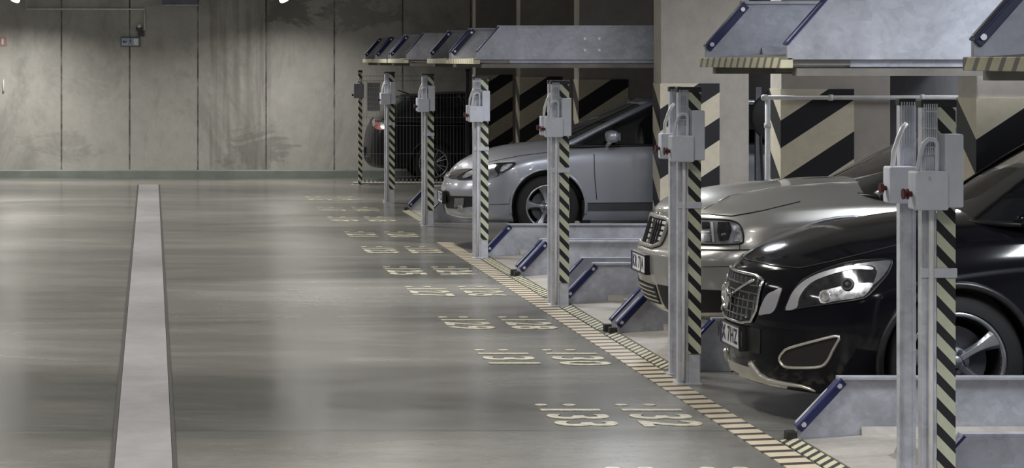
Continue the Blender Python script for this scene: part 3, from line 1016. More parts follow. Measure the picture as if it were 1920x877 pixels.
        for (tw, zw) in wheels:
            for sd in (-1, 1):
                c = MB().lathe_y([(0, 0), (arch_r, 0), (arch_r, arch_depth), (0, arch_depth)], (tw, sd * (W_ + .05) - (arch_depth if sd > 0 else 0), zw), 64)
                co = obj('cut', c, [M['trim']], None)
                weld(co)
                co.location = self.root.location; co.rotation_euler = self.root.rotation_euler
                cut.append(co)
        bpy.context.view_layer.update()
        bake_boolean(o, cut)
        o.data.polygons.foreach_set('use_smooth', [True] * len(o.data.polygons))
        sharp(o, 38)
        self.body_o = o
        # arch lips
        for (tw, zw) in wheels:
            for mode in ('side', 'far'):
                pts = []
                for i in range(33):
                    a = radians(-12) + (pi + radians(24)) * i / 32
                    pts.append((tw + (arch_r + .006) * cos(a), zw + (arch_r + .006) * sin(a)))
                path = []
                for u, v in pts:
                    o_, d_ = self.ray(mode, u, v)
                    h = self.bvh.ray_cast(o_, d_)
                    if h[0] is not None and abs(h[0].y) > W_ * .6: path.append(h[0] + h[1] * .002 if h[1].dot(d_) < 0 else h[0] - h[1] * .002)
                if len(path) > 3:
                    obj('arch_lip', MB().tube(path, mats.get('lip_r', .012), 8), mats.get('lip', mats['paint']), self.root, smooth=True)
        return o

    def cabin(self, z_base, base, roof, roofz, mats, n=2.6):
        """base/roof: dict(xf,xr,w,bd,br)"""
        kb = dict(base); kb['z'] = z_base; kb['n'] = n; kb['nr'] = n
        kr = dict(roof); kr['z'] = roofz; kr['n'] = n; kr['nr'] = n
        mid = {k: (kb[k] + kr[k]) / 2 for k in ('xf', 'xr', 'w', 'bd', 'br')}
        mid['w'] += .025; mid['xf'] -= .02; mid['xr'] += .03
        mid['n'] = mid['nr'] = n
        Lb = ring_line(kb)
        Lr = ring_line(kr)
        mid['z'] = 0
        Lm = [(a[0], a[1], (b[2] + c[2]) / 2) for a, b, c in zip(ring_line(mid), Lb, Lr)]
        keys = [Lb, Lm, Lr]
        cz = lambda t, z, lam: z + mats.get('crown', .045) * (1 - (1 - lam) ** 2)
        for lam in (.12, .3, .6, 1.0):
            r = dict(kr); f = 1 - lam
            r['w'] = max(1e-4, kr['w'] * f); r['bd'] = kr['bd'] * (.3 + .7 * f); r['br'] = kr['br'] * (.3 + .7 * f)
            r['xf'] = kr['xf'] + .04 * min(1, lam * 2); r['xr'] = kr['xr'] - .04 * min(1, lam * 2)
            keys.append([(t, y, cz(t, z, lam)) for t, y, z in ring_line(r)])
        rows, rid = rings_mesh(keys, 5)
        cut = 2 * 5
        g = body_from_rows(rows[:cut + 1], rid[:cut + 1], lambda k: 0)
        go = obj('windows', g, M['glass'], self.root, smooth=True, fix=False); weld(go)
        rf = body_from_rows(rows[cut:], rid[cut:], lambda k: 0)
        # give the roof a rim going down a little
        ro = obj('roof', rf, mats['paint'], self.root, smooth=True, fix=False); weld(ro)
        so = ro.modifiers.new('s', 'SOLIDIFY'); so.thickness = .02; so.offset = -.2
        self.crows = rows[:cut + 1]
        pl = []
        for j, rad in mats['pillars']:
            for sd in (-1, 1):
                path = [(r_[j][0], sd * r_[j][1], r_[j][2]) for r_ in self.crows]
                obj('pillar', MB().tube(path, rad, 10), mats.get('pillar_mat', mats['paint']), self.root, smooth=True)
        # waist and roof rails along the sides
        jr = range(10, NF + NS + 12)
        for sd in (-1, 1):
            path = [(self.crows[-1][j][0], sd * self.crows[-1][j][1], self.crows[-1][j][2]) for j in jr]
            obj('roof_rail', MB().tube(path, .028, 10), mats['paint'], self.root, smooth=True)
            path = [(self.crows[0][j][0], sd * (self.crows[0][j][1] + .004), self.crows[0][j][2]) for j in jr]
            obj('waist_seal', MB().tube(path, .016, 8), M['trim'], self.root, smooth=True)

    def wheel(self, t, z, y_out, r_tyre, r_rim, side=-1, spokes=5, style='five', width=.21):
        """y_out: |y| of outer tyre face"""
        s = side
        root = self.root
        wd = width
        # profile in (r, y) with y measured inward from outer face
        def Y(v): return s * (y_out - v)
        prof = [(r_rim, Y(.012)), (r_rim + .012, Y(0)), (r_tyre * .93, Y(0.004)), (r_tyre * .985, Y(.02)), (r_tyre, Y(.045)), (r_tyre, Y(wd - .045)),
                (r_tyre * .985, Y(wd - .02)), (r_tyre * .93, Y(wd)), (r_rim + .012, Y(wd)), (r_rim, Y(wd - .01))]
        w = obj('wheel', MB().lathe_y(prof, (t, 0, z), 72), M['tyre'], root, smooth=True)
        sharp(w, 45)
        rim = MB().lathe_y([(r_rim + .004, Y(.004)), (r_rim - .004, Y(-.002)), (r_rim - .014, Y(.004)), (r_rim - .02, Y(.03)), ], (t, 0, z), 72, 0)
        ro = obj('rim', rim, M['rim'], w, smooth=True)
        br = MB().lathe_y([(r_rim - .018, Y(.02)), (r_rim - .03, Y(.10)), (r_rim - .035, Y(wd - .02)), (.03, Y(wd - .03))], (t, 0, z), 48)
        obj('barrel', br, M['rimdark'], w, smooth=True)
        dsc = MB().lathe_y([(.05, Y(.10)), (r_rim * .72, Y(.10)), (r_rim * .72, Y(.125)), (.05, Y(.125))], (t, 0, z), 48, closed=True)
        obj('brake_disc', dsc, M['greysteel'], w)
        sp = MB()
        ph0 = radians(90 + 12)
        for k in range(spokes):
            a0 = ph0 + 2 * pi * k / spokes
            twins = (-1, 1) if style == 'twin' else (0,)
            for tw in twins:
                secs = []
                nn = 9
                for i in range(nn):
                    f = i / (nn - 1)
                    rr = .035 + (r_rim - .045) * f
                    if style == 'five':
                        hw = .030 + .030 * f ** 1.5 - .012 * sin(pi * f)
                        a = a0
                        dep = .022 - .022 * f ** 1.2 + .012 * sin(pi * f) + .003
                    elif style == 'twin':
                        hw = .011
                        a = a0 + tw * (.07 + .10 * f)
                        dep = .03 - .026 * f
                    else:
                        hw = .016 - .004 * f; a = a0; dep = .03 - .026 * f
                    c = Vector((t + rr * cos(a), 0, z + rr * sin(a)))
                    tn = Vector((-sin(a), 0, cos(a)))
                    pts = []
                    for (q, dd) in ((-1, .018), (-.55, 0), (.55, 0), (1, .018), (.8, .05), (-.8, .05)):
                        p = c + tn * hw * q; p.y = Y(dep + dd); pts.append(p)
                    secs.append(pts)
                vs = [p for s_ in secs for p in s_]; fs = []
                for i in range(nn - 1):
                    for j in range(6):
                        fs.append((i * 6 + j, i * 6 + (j + 1) % 6, (i + 1) * 6 + (j + 1) % 6, (i + 1) * 6 + j))
                fs.append(tuple(range(6))); fs.append(tuple((nn - 1) * 6 + j for j in range(6))[::-1])
                o_ = obj('spoke', MB().add(vs, fs), M['rim'], w, bevel=.003)
                sharp(o_, 30)
        hb = MB().lathe_y([(0, Y(.008)), (.028, Y(.008)), (.033, Y(.014)), (.034, Y(.03)), (.075, Y(.034)), (.08, Y(.06))], (t, 0, z), 32)
        obj('hub', hb, M['rim'], w, smooth=True)
        nb = MB()
        for k in range(5):
            a = ph0 + 2 * pi * (k + .5) / 5
            nb.cyl((t + .057 * cos(a), Y(.036), z + .057 * sin(a)), (t + .057 * cos(a), Y(.018), z + .057 * sin(a)), .0115, 10)
        obj('wheel_bolt', nb, M['greysteel'], w)
        return w

    def plate(self, text, yc, zc, w=.52, h=.114, tilt=0, off=.02, mode='front', stack=False):
        p, nr = self.hit(mode, yc, zc)
        sg = -1 if mode == 'front' else 1
        c = Vector((p.x + sg * off, yc, zc))
        # curved slightly: two halves angled around the nose are not needed, a plate is flat
        mb = MB()
        mb.box(-.006, .006, -w / 2, w / 2, -h / 2, h / 2)
        o = obj('number_plate', mb, M['plate'], self.root, c, bevel=.003)
        fr = MB()
        e = .010
        for (a, b, c_, d) in ((-w/2 - e, w/2 + e, -h/2 - e, -h/2), (-w/2 - e, w/2 + e, h/2, h/2 + e), (-w/2 - e, -w/2, -h/2, h/2), (w/2, w/2 + e, -h/2, h/2)):
            fr.box(-.009, .03, a, b, c_, d) if mode == 'front' else fr.box(-.03, .009, a, b, c_, d)
        obj('frame', fr, M['trim'], o)
        me = text_mesh(text, h * .98)
        q = link('characters', me, M['ink'], o, (sg * .0065, 0, 0))
        q.rotation_euler = (pi / 2, 0, -pi / 2 if mode == 'front' else pi / 2)
        bs = MB().box(-.0075, -.006, w / 2 - .04, w / 2 - .002, -h / 2 + .002, h / 2 - .002) if mode == 'front' else MB().box(.006, .0075, -w / 2 + .002, -w / 2 + .04, -h / 2 + .002, h / 2 - .002)
        obj('country_band', bs, M['blue'], o)
        return o

def RG(z, xf, w, bd, xr, br, **k):
    d = dict(z=z, xf=xf, w=w, bd=bd, xr=xr, br=br); d.update(k); return d
def mirrored_pts(pts): return [(-a, b) for a, b in pts]

# ============================ silver hatchback (behind the third and fourth posts)
c = Car('silver_hatchback', 'silver hatchback car with swept headlights standing in the bay behind the striped lift posts', 3.09, P * 5.49, .14, L=4.35)
L = 4.35
low = [RG([(0, .165), (.6, .165), (1, .17), (4, .18)], .20, .80, .62, L - .12, .5, n=2.2),
       RG([(0, .20), (.8, .20), (4, .21)], .07, .845, .70, L - .08, .45, n=2.2),
       RG([(0, .27), (4, .28)], .03, .862, .72, L - .03, .42, n=2.2),
       RG([(0, .37), (4, .38)], .025, .868, .72, L, .4, n=2.2),
       RG([(0, .46), (.7, .49), (4, .52)], .0, .872, .74, L, .4, n=2.2),
       RG([(0, .53), (.7, .60), (4, .66)], .02, .874, .76, L - .02, .4, n=2.2),
       RG([(0, .60), (.35, .68), (.8, .78), (1.5, .83), (4, .86)], .06, .860, .78, L - .05, .4, n=2.2),
       RG([(0, .635), (.35, .74), (.7, .83), (1.1, .895), (1.6, .945), (4.2, .99)], .10, .815, .78, L - .10, .4, n=2.2, hood_xf=.10)]
hoodc = [(.08, .645), (.13, .70), (.2, .765), (.3, .825), (.41, .875), (.7, .950), (.98, .985), (1.33, 1.02), (1.7, 1.03), (4.3, 1.04)]
mats = dict(paint=M['p_silver'], pillars=[(19, .036), (NF + 26, .03), (NF + 50, .05)], lip_r=.014)
c.body(low, hoodc, [(1.01, .335), (3.70, .335)], .385, mats, hood_p=2.0)
c.cabin([(0, .93), (1.2, .955), (1.7, .965), (4.2, 1.0)], dict(xf=1.02, xr=L - .12, w=.80, bd=.60, br=.3), dict(xf=2.05, xr=L - .55, w=.60, bd=.34, br=.25),
        [(0, 1.34), (2.0, 1.395), (2.6, 1.43), (3.4, 1.41), (4.2, 1.30)], mats)
for tw in (1.01, 3.70):
    c.wheel(tw, .33, .855, .325, .228, -1, 5, 'five'); c.wheel(tw, .33, .855, .325, .228, 1, 5, 'five')
# headlights
hl = smooth_closed([(858, 336), (863, 328), (885, 317), (912, 311), (932, 306), (962, 305), (967, 307), (962, 313), (948, 321), (930, 331), (905, 336), (880, 337)], 4)
c.patch('headlight', 'px', hl, M['lampdark'], .004, mirror=True)
c.patch('headlight_reflector', 'px', smooth_closed([(908, 334), (906, 318), (930, 309), (928, 318), (934, 328), (922, 334)], 3), M['lampgrey'], .008, 3, mirror=True)
c.patch('headlight_reflector', 'px', smooth_closed([(938, 321), (944, 311), (961, 307), (957, 313), (946, 320)], 3), M['reflector'], .009, 3, mirror=True)
c.patch('headlight_reflector', 'px', smooth_closed([(868, 334), (876, 324), (889, 320), (884, 330)], 3), M['reflector'], .009, 3, mirror=True)
c.line('headlight_rim', 'px', hl, .004, M['trim'], True, .004, mirror=True)
# grille slot
c.patch('grille', 'px', smooth_closed([(842, 334), (846, 324), (858, 318), (874, 316), (888, 317), (880, 324), (868, 332), (856, 336)], 2), M['gap'], .003, 3, mirror=True)
c.patch('grille_bar', 'front', [(-.12, .60), (.12, .60), (.20, .635), (-.20, .635)], M['satin'], .012)
c.patch('badge', 'front', [(.05 * cos(a), .612 + .035 * sin(a)) for a in [i * pi / 8 for i in range(16)]], M['chrome'], .022)
# lower intake
c.patch('lower_intake', 'px', [(834, 356), (842, 359), (844, 367), (888, 368), (902, 370), (900, 383), (887, 387), (855, 391), (838, 390), (834, 378)], M['gap'], .003, 3)
c.patch('lower_intake', 'front', [(.0, .37), (.50, .37), (.56, .32), (.50, .24), (.0, .22)], M['gap'], .003)
c.patch('intake_panel', 'px', [(854, 371), (871, 371), (870, 387), (853, 389)], M['lampgrey'], .012, 3, mirror=True)
c.plate('K0 7125N', 0, .395, w=.46, off=.03)
c.patch('fog_lamp', 'front', [(-.52 + .04 * cos(a), .30 + .035 * sin(a)) for a in [i * pi / 8 for i in range(16)]], M['reflector'], .014, mirror=True)
# panel lines
c.line('panel_gap', 'px', [(917, 383), (935, 383), (956, 382)], .003, M['gap'])
c.line('panel_gap', 'px', [(1114, 289), (1115, 330), (1119, 374)], .004, M['gap'], mirror=True)
c.line('panel_gap', 'side', [(1.42, .37), (3.2, .385)], .005, M['gap'], mirror=True)
c.line('panel_gap', 'side', [(2.55, .39), (2.50, .93)], .004, M['gap'], mirror=True)
c.patch('side_sill', 'side', [(1.42, .37), (3.25, .375), (3.25, .30), (1.42, .288)], M['sill'], .004, mirror=True)
c.line('bonnet_gap', 'px', [(845, 331), (888, 318), (920, 303), (975, 292), (1040, 284)], .003, M['gap'], mirror=True)
for sd in (-1, 1):
    mf = MB().prism([(1.37, .40), (1.44, .40), (1.46, .12), (1.36, .10)], 1, sd * .84 - .10 * (sd > 0), sd * .84 + .10 * (sd < 0))
    obj('mud_flap', mf, M['trim'], c.root, bevel=.01)
# door mirrors
def mirror_on(c, t, z, y, mat, s=1.0, stalk=M['satin']):
    for sd in (-1, 1):
        mb = MB(); vs = []; fs = []
        nu, nv = 16, 10
        for i in range(nv + 1):
            ph = pi * i / nv
            for j in range(nu):
                a = 2 * pi * j / nu
                sx = sin(ph); cx = abs(cos(a)) ** .7 * (1 if cos(a) > 0 else -1); sz = abs(sin(a)) ** .7 * (1 if sin(a) > 0 else -1)
                vs.append((t + cos(ph) * .075 * s, sd * y + cx * sx ** .6 * .115 * s, z + sz * sx ** .6 * .07 * s))
        for i in range(nv):
            for j in range(nu):
                fs.append((i * nu + j, i * nu + (j + 1) % nu, (i + 1) * nu + (j + 1) % nu, (i + 1) * nu + j))
        mb.add(vs, fs)
        m_ = obj('door_mirror', mb, mat, c.root, smooth=True)
        obj('mirror_stalk', MB().tube([(t + .0, sd * (y - .04), z - .05), (t - .03, sd * (y - .12), z - .10), (t - .03, sd * (y - .2), z - .12)], .022, 8), stalk, m_, smooth=True)
        gl = MB().box(t + .068 * s, t + .08 * s, sd * y - .085 * s, sd * y + .085 * s, z - .045 * s, z + .045 * s)
        obj('mirror_glass', gl, M['chrome'], m_, bevel=.01)
mirror_on(c, 1.66, 1.065, .93, M['p_silver'], .95)
c.line('wiper', 'top', [(1.10, -.55), (1.16, .1)], .009, M['trim'], off=.02)
c.line('wiper', 'top', [(1.14, .0), (1.2, .5)], .009, M['trim'], off=.02)
c.patch('tail_light', 'rear', smooth_closed([(-.78, .90), (-.5, .88), (-.52, .74), (-.78, .72)], 3), M['redlens'], .01, mirror=True)

# ============================ tan-silver saloon
c = Car('tan_saloon', 'warm silver saloon car with tall ribbed grille, nose showing behind a striped lift post', 3.32, P * 3.49, .06, L=4.7)
L = 4.7
low = [RG([(0, .20), (.3, .22), (1, .20), (4.4, .22)], .20, .74, .60, L - .2, .5),
       RG([(0, .27), (4.4, .28)], .09, .83, .62, L - .1, .45),
       RG([(0, .40), (4.4, .40)], .03, .866, .62, L - .02, .4),
       RG([(0, .52), (4.4, .53)], .0, .878, .62, L, .4),
       RG([(0, .625), (4.4, .65)], .0, .880, .62, L, .4),
       RG([(0, .665), (.5, .69), (1, .72), (4.4, .75)], .025, .878, .64, L - .03, .4),
       RG([(0, .685), (.5, .74), (1, .80), (4.4, .82)], .075, .872, .66, L - .06, .4),
       RG([(0, .78), (.5, .84), (1.0, .88), (2, .90), (4.4, .90)], .105, .864, .70, L - .07, .4),
       RG([(0, .885), (.4, .925), (.8, .965), (1.3, .99), (2, 1.0), (4.4, 1.0)], .12, .80, .70, L - .09, .4, hood_xf=.11)]
hoodc = [(.10, .89), (.13, .935), (.22, 1.00), (.43, 1.06), (.876, 1.118), (1.22, 1.14), (1.52, 1.145), (3.6, 1.10), (4.7, 1.06)]
mats = dict(paint=M['p_tan'], pillars=[(20, .034), (NF + 27, .03), (NF + 48, .05)])
c.body(low, hoodc, [(1.10, .36), (3.85, .36)], .375, mats, hood_p=2.2)
c.cabin([(0, 1.02), (1.3, 1.05), (2, 1.0), (4.4, 1.02)], dict(xf=1.22, xr=L - .75, w=.80, bd=.50, br=.4), dict(xf=2.15, xr=L - 1.3, w=.60, bd=.3, br=.25),
        [(0, 1.45), (2.0, 1.47), (2.6, 1.50), (3.6, 1.45)], mats)
for tw in (1.10, 3.85):
    for sd in (-1, 1): c.wheel(tw, .345, .86, .32, .21, sd, 7, 'plain')
hl = smooth_closed([(1268, 410), (1290, 409), (1330, 411), (1366, 413), (1384, 419), (1392, 432), (1394, 447), (1390, 456), (1360, 458), (1310, 457), (1270, 454), (1266, 432)], 4)
c.patch('headlight', 'px', hl, M['lampgrey'], .004, mirror=True)
c.line('headlight_rim', 'px', hl, .006, M['gap'], True, .005, mirror=True)
for q, m_ in (([(1347, 417), (1368, 417), (1372, 432), (1366, 450), (1350, 452), (1346, 436)], 'lampdark'), ([(1318, 417), (1330, 417), (1331, 428), (1318, 430)], 'lampdark'),
              ([(1334, 417), (1338, 417), (1341, 454), (1337, 454)], 'blade'), ([(1274, 436), (1332, 433), (1332, 436), (1274, 440)], 'blade'),
              ([(1371, 421), (1382, 424), (1389, 434), (1391, 452), (1378, 453), (1380, 438)], 'reflector'), ([(1322, 441), (1333, 441), (1334, 453), (1322, 453)], 'lampgrey'),
              ([(1353, 438), (1361, 436), (1362, 441), (1354, 443)], 'chrome')):
    c.patch('headlight_reflector', 'px', q, M[m_], .010, 3, mirror=True)
c.line('wing_bulge_highlight', 'px', [(1474, 443), (1490, 434), (1515, 423), (1542, 414), (1570, 409), (1600, 407), (1630, 410)], .013, M['p_silver'], False, .0, mirror=True)  # silver tube draws the highlight along the wing bulge
# grille: bright ribs on a dark field, body coloured surround
gr = [(-.30, .865), (-.255, .70), (-.22, .672), (.22, .672), (.255, .70), (.30, .865), (.22, .875), (-.22, .875)]
g_ = c.patch('grille', 'front', gr, M['gap'], .014)
c.line('grille_surround', 'front', gr, .014, M['p_tan'], True, .014, parent=g_)
rb = MB()
def bar_on(c, y0, y1, z0, z1, off=.02, th=.012):
    n_ = 3
    mb = MB()
    ps = []
    for yy in [y0 + (y1 - y0) * i / n_ for i in range(n_ + 1)]:
        p, _ = c.hit('front', yy, (z0 + z1) / 2); ps.append((p.x - off, yy))
    vs = []
    for (x, y) in ps:
        p0_, _ = c.hit('front', y, z0); p1_, _ = c.hit('front', y, z1)
        for (xx, z) in ((p0_.x - off, z0), (p1_.x - off, z1), (p1_.x - off + th, z1), (p0_.x - off + th, z0)): vs.append((xx, y, z))
    fs = []
    for i in range(n_):
        for k in range(4): fs.append((i * 4 + k, i * 4 + (k + 1) % 4, (i + 1) * 4 + (k + 1) % 4, (i + 1) * 4 + k))
    fs.append((0, 1, 2, 3)); fs.append(tuple(n_ * 4 + k for k in (3, 2, 1, 0)))
    return mb.add(vs, fs)
for i in range(5):
    z = .69 + i * .036
    hw = .235 + (z - .69) * .28
    for (a, b) in ((-hw, -.05), (.05, hw)):
        m_ = bar_on(c, a, b, z, z + .021)
        obj('grille_rib', m_, M['toothwhite'], g_)
for sd in (-1, 1):
    for k in range(3):
        yv = sd * (.095 + k * .055)
        obj('grille_upright', bar_on(c, yv - .006, yv + .006, .685, .86, .026), M['gap'], g_)
c.patch('badge', 'front', [(.045 * cos(a), .885 + .022 * sin(a)) for a in [i * pi / 8 for i in range(16)]], M['chrome'], .012)
lg = c.patch('lower_grille', 'front', [(-.30, .43), (-.27, .30), (.27, .30), (.30, .43)], M['gap'], .006)
for i in range(4):
    z = .315 + i * .030
    obj('grille_slat', bar_on(c, -.275, .275, z, z + .010, .014), M['satin'], lg)
c.patch('bumper_intake', 'front', [(-.345, .44), (-.32, .26), (-.50, .265), (-.80, .30), (-.84, .44)], M['gap'], .005, mirror=True)
c.patch('bumper_side_intake', 'side', [(.30, .44), (.72, .44), (.72, .22), (.50, .225)], M['gap'], .006, mirror=True)
c.plate('KR 7JA', 0, .56, w=.48, off=.010)
c.line('bumper_gap', 'px', [(1258, 464), (1300, 468), (1360, 469), (1440, 468)], .005, M['gap'], mirror=True)
c.line('bumper_crease', 'px', [(1316, 500), (1400, 499)], .003, M['gap'])
c.line('headlight_gap', 'px', [(1387, 458), (1387, 468)], .003, M['gap'])
c.line('bonnet_gap', 'px', [(1258, 396), (1290, 400), (1330, 402), (1372, 405), (1430, 395), (1500, 378)], .003, M['gap'], mirror=True)
c.line('bonnet_crease', 'px', [(1320, 392), (1370, 366), (1450, 352), (1560, 343), (1680, 340)], .004, M['p_tan'], mirror=True)
c.line('wiper', 'top', [(1.48, -.60), (1.56, .1)], .010, M['trim'], off=.02)
c.line('wiper', 'top', [(1.50, .0), (1.58, .55)], .010, M['trim'], off=.02)
mirror_on(c, 1.95, 1.10, .94, M['p_tan'], .95)
c.patch('tail_light', 'rear', smooth_closed([(-.80, .92), (-.5, .90), (-.52, .74), (-.80, .72)], 3), M['redlens'], .01, mirror=True)

# ============================ black crossover
c = Car('black_crossover', 'glossy black crossover car with chrome edged fog surround, nearest the camera', 3.305, P * 2.935, 0, L=4.6)
L = 4.6
low = [RG([(0, .165), (.4, .17), (.75, .18), (4.4, .26)], .13, .84, .66, L - .15, .5, n=2.1),
       RG([(0, .20), (.75, .21), (4.4, .29)], .04, .895, .68, L - .08, .45, n=2.1),
       RG([(0, .30), (.75, .32), (4.4, .38)], .02, .92, .70, L - .03, .42, n=2.1),
       RG([(0, .42), (4.4, .48)], .02, .94, .70, L, .4, n=2.1),
       RG([(0, .54), (4.4, .62)], .012, .945, .70, L, .4, n=2.1),
       RG([(0, .64), (.8, .72), (4.4, .76)], .02, .945, .72, L - .02, .4, n=2.1),
       RG([(0, .73), (.4, .78), (.8, .83), (1.6, .90), (4.4, .92)], .03, .925, .76, L - .04, .4, n=2.1),
       RG([(0, .79), (.25, .85), (.5, .92), (.9, .98), (1.4, 1.03), (4.4, 1.10)], .06, .86, .78, L - .08, .4, n=2.1, hood_xf=.06)]
hoodc = [(.05, .80), (.08, .83), (.16, .895), (.32, .97), (.54, 1.045), (.74, 1.085), (1.04, 1.13), (1.36, 1.155), (1.7, 1.16), (4.6, 1.16)]
mats = dict(paint=M['p_black'], pillars=[(20, .038), (NF + 26, .03), (NF + 50, .06)], lip=M['trim'], lip_r=.022)
c.body(low, hoodc, [(1.015, .375), (3.76, .375)], .41, mats, hood_p=2.0)
c.cabin([(0, 1.07), (1.3, 1.10), (2, 1.12), (4.4, 1.15)], dict(xf=1.19, xr=L - .1, w=.85, bd=.55, br=.3), dict(xf=2.06, xr=L - .5, w=.64, bd=.3, br=.25),
        [(0, 1.58), (2.0, 1.62), (2.8, 1.66), (4.2, 1.58)], mats)
for tw in (1.015, 3.76):
    for sd in (-1, 1): c.wheel(tw, .375, .925, .37, .262, sd, 5, 'five', .235)
hl = smooth_closed([(1474, 582), (1478, 566), (1486, 549), (1502, 529), (1528, 513), (1561, 500), (1594, 491), (1628, 487), (1668, 487), (1672, 496), (1664, 515), (1647, 535), (1624, 557), (1594, 564), (1545, 571), (1508, 576)], 3)
c.patch('headlight', 'px', hl, M['lampdark'], .003, mirror=True)
c.patch('headlight_blade', 'px', smooth_closed([(1475, 581), (1480, 564), (1489, 546), (1506, 529), (1532, 515), (1566, 504), (1600, 498), (1632, 500), (1636, 506), (1600, 505), (1566, 513), (1530, 526), (1510, 542), (1499, 560), (1495, 577)], 3), M['blade'], .007, 4, mirror=True)
c.patch('headlight_bezel', 'px', smooth_closed([(1602, 497), (1634, 492), (1668, 489), (1668, 498), (1656, 518), (1636, 536), (1644, 515), (1642, 504), (1630, 498)], 3), M['lampgrey'], .009, 4, mirror=True)
c.patch('headlight_reflector', 'px', smooth_closed([(1540, 568), (1539, 548), (1555, 543), (1574, 538), (1602, 533), (1636, 531), (1632, 542), (1619, 556), (1592, 561), (1566, 565)], 3), M['reflector'], .008, 4, mirror=True)
for (u, v, r_) in ((1548, 556, .030), (1590, 534, .036)):
    p, nr = c.hit('px', u, v)
    for sd in (1, -1):
        mb = MB(); cc = Vector((p.x, p.y * sd, p.z)); ax = Vector((nr.x, nr.y * sd, nr.z))
        mb.tube([cc, cc + ax * .018], r_, 20); mb.tube([cc + ax * .018, cc + ax * .026], [r_ * .72, r_ * .3], 20)
        obj('lamp_projector', mb, M['lampdark'] if u > 1570 else M['chrome'], c.root, smooth=False, bevel=.002)
c.line('headlight_rim', 'px', hl, .004, M['trim'], True, .003, mirror=True)
sl = smooth_closed([(1424, 590), (1429, 572), (1439, 553), (1453, 545), (1466, 540), (1462, 557), (1455, 578), (1447, 587), (1435, 589)], 3)
c.patch('side_light', 'px', sl, M['blade'], .006, 4, mirror=True)
fg_ = [(1573, 630), (1528, 639), (1482, 652), (1470, 660), (1463, 671), (1467, 682), (1478, 688), (1510, 689), (1538, 687), (1551, 678), (1563, 655)]
fo = c.patch('fog_recess', 'px', smooth_closed(fg_, 2), M['gap'], .003, mirror=True)
c.line('fog_surround', 'px', smooth_closed(fg_, 3), .0085, M['satin'], True, .006, mirror=True)
# lower lip
def taper_line(c, name, pts, r0, r1, mat, off=.004):
    out = dens(pts, 4.0, False); path = []
    for u, v in out:
        p, nr = c.hit('px', u, v); path.append(p + nr * off)
    rr = [r0 + (r1 - r0) * i / (len(path) - 1) for i in range(len(path))]
    mb = MB().tube(path, rr, 10)
    obj(name, mb, mat, c.root, smooth=True)
    m2 = MB(); m2.v = [(x, -y, z) for x, y, z in mb.v]; m2.f = [tuple(reversed(f)) for f in mb.f]; m2.m = list(mb.m)
    obj(name, m2, mat, c.root, smooth=True)
c.patch('lower_skid', 'px', [(1352, 664), (1366, 674), (1384, 682), (1406, 688), (1418, 698), (1432, 709), (1450, 716), (1480, 721), (1476, 727), (1445, 721), (1410, 711), (1382, 702), (1362, 690), (1354, 680)], M['satin'], .006, 4)
taper_line(c, 'chrome_lip', [(1409, 680), (1416, 691), (1426, 703), (1442, 712), (1462, 717), (1502, 723), (1530, 732)], .020, .007, M['satin'])
gr = [(-.40, .765), (-.39, .60), (-.34, .535), (-.22, .515), (.22, .515), (.34, .535), (.39, .60), (.40, .765), (.3, .785), (-.3, .785)]
g_ = c.patch('grille', 'front', gr, M['gap'], .006)
c.line('grille_surround', 'front', gr, .009, M['chrome'], True, .012, parent=g_)
c.line('grille_diagonal', 'front', [(-.33, .76), (.30, .54)], .008, M['chrome'], False, .02, parent=g_)
for i in range(5):
    z = .555 + i * .044
    hw = .30 + (.08 if i > 0 else 0)
    obj('grille_slat', bar_on(c, -hw, hw, z, z + .008, .014), M['lampgrey'], g_)
for k in range(-5, 6):
    yv = k * .07
    obj('grille_upright', bar_on(c, yv - .007, yv + .007, .53 + .02 * (abs(k) > 3), .775, .016), M['lampgrey'], g_)
p, nr = c.hit('front', 0, .65)
bd_ = MB().tube([(p.x - .03, 0, .65), (p.x - .045, 0, .65)], .065, 28).tube([(p.x - .045, .065 * cos(a), .65 + .065 * sin(a)) for a in [i * pi / 16 for i in range(32)]], .010, 8, True)
bd_.tube([(p.x - .045, -.045, .695), (p.x - .045, -.085, .735)], .008, 8)
obj('badge', bd_, M['chrome'], g_)
c.plate('WX 7HZ11', 0, .425, w=.46, h=.12, off=.014)
c.patch('plate_panel', 'front', [(-.42, .50), (-.40, .36), (.40, .36), (.42, .50)], M['trim'], .004)
c.line('bonnet_gap', 'px', [(1398, 486), (1420, 491), (1446, 498), (1500, 503), (1560, 490), (1640, 470), (1700, 455)], .0035, M['gap'], mirror=True)
c.line('panel_gap', 'px', [(1683, 575), (1668, 600), (1652, 640)], .003, M['gap'], mirror=True)
c.line('wiper', 'top', [(1.44, -.60), (1.52, .1)], .010, M['trim'], off=.02)
c.line('wiper', 'top', [(1.46, .0), (1.54, .55)], .010, M['trim'], off=.02)
mirror_on(c, 1.98, 1.17, 1.0, M['p_black'], 1.0)
c.patch('tail_light', 'rear', smooth_closed([(-.86, 1.02), (-.6, 1.0), (-.62, .82), (-.86, .80)], 3), M['redlens'], .01, mirror=True)

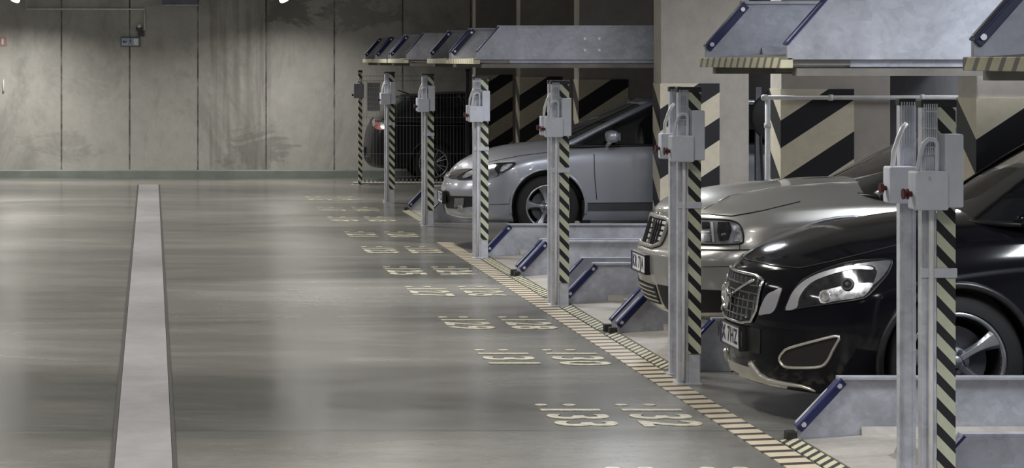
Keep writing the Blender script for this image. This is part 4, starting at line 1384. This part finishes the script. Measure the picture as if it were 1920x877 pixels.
# ============================ dark hatchback behind the fence, tail to the aisle
L = 4.15
c = Car('dark_hatchback', 'black hatchback car parked tail outwards behind the wire mesh fence by the back wall', 3.48, P * 8.45, 0, True, L=L)
low = [RG([(0, .19), (4, .24)], .15, .78, .55, L - .12, .45),
       RG([(0, .26), (4, .30)], .05, .84, .58, L - .05, .42),
       RG([(0, .42), (4, .46)], .0, .86, .6, L, .4),
       RG([(0, .56), (4, .62)], .0, .865, .6, L - .01, .4),
       RG([(0, .68), (1, .78), (4, .86)], .04, .86, .62, L - .05, .4),
       RG([(0, .74), (.8, .86), (4, .97)], .10, .80, .62, L - .12, .4, hood_xf=.12)]
hoodc = [(.1, .76), (.5, .9), (1.2, 1.0), (4, 1.04)]
mats = dict(paint=M['p_dark'], pillars=[(19, .034), (NF + 26, .03), (NF + 46, .06)])
c.body(low, hoodc, [(.85, .33), (3.10, .33)], .375, mats)
c.cabin([(0, .93), (1.4, .96), (4, 1.0)], dict(xf=1.0, xr=L - .12, w=.78, bd=.5, br=.35), dict(xf=1.85, xr=L - .55, w=.60, bd=.3, br=.25),
        [(0, 1.36), (1.8, 1.40), (2.5, 1.43), (3.8, 1.36)], mats)
for tw in (.85, 3.10):
    for sd in (-1, 1): c.wheel(tw, .325, .85, .32, .235, sd, 7, 'twin')
c.patch('tail_light', 'px', smooth_closed([(702, 222), (716, 219), (735, 222), (736, 240), (716, 244), (704, 240)], 3), M['redlens'], .012, 3, mirror=True)
c.patch('rear_reflector', 'px', smooth_closed([(700, 228), (704, 224), (705, 236), (701, 238)], 3), M['reflector'], .02, 2)
c.patch('rear_reflector', 'px', smooth_closed([(712, 232), (718, 229), (722, 240), (717, 242)], 3), M['reflector'], .02, 2, mirror=True)
c.plate('WB 5841', 0, .50, off=.02, mode='rear')
c.patch('bumper_intake', 'rear', [(-.5, .40), (-.5, .32), (.5, .32), (.5, .40)], M['gap'], .004)
c.line('panel_gap', 'side', [(2.55, .40), (2.45, .95)], .004, M['gap'], mirror=True)
obj('antenna', MB().tube([(L - .75, 0, 1.43), (L - .55, 0, 1.50)], [.014, .006], 8), M['cap'], c.root)
mirror_on(c, 1.5, 1.03, .92, M['p_dark'], .9, M['trim'])
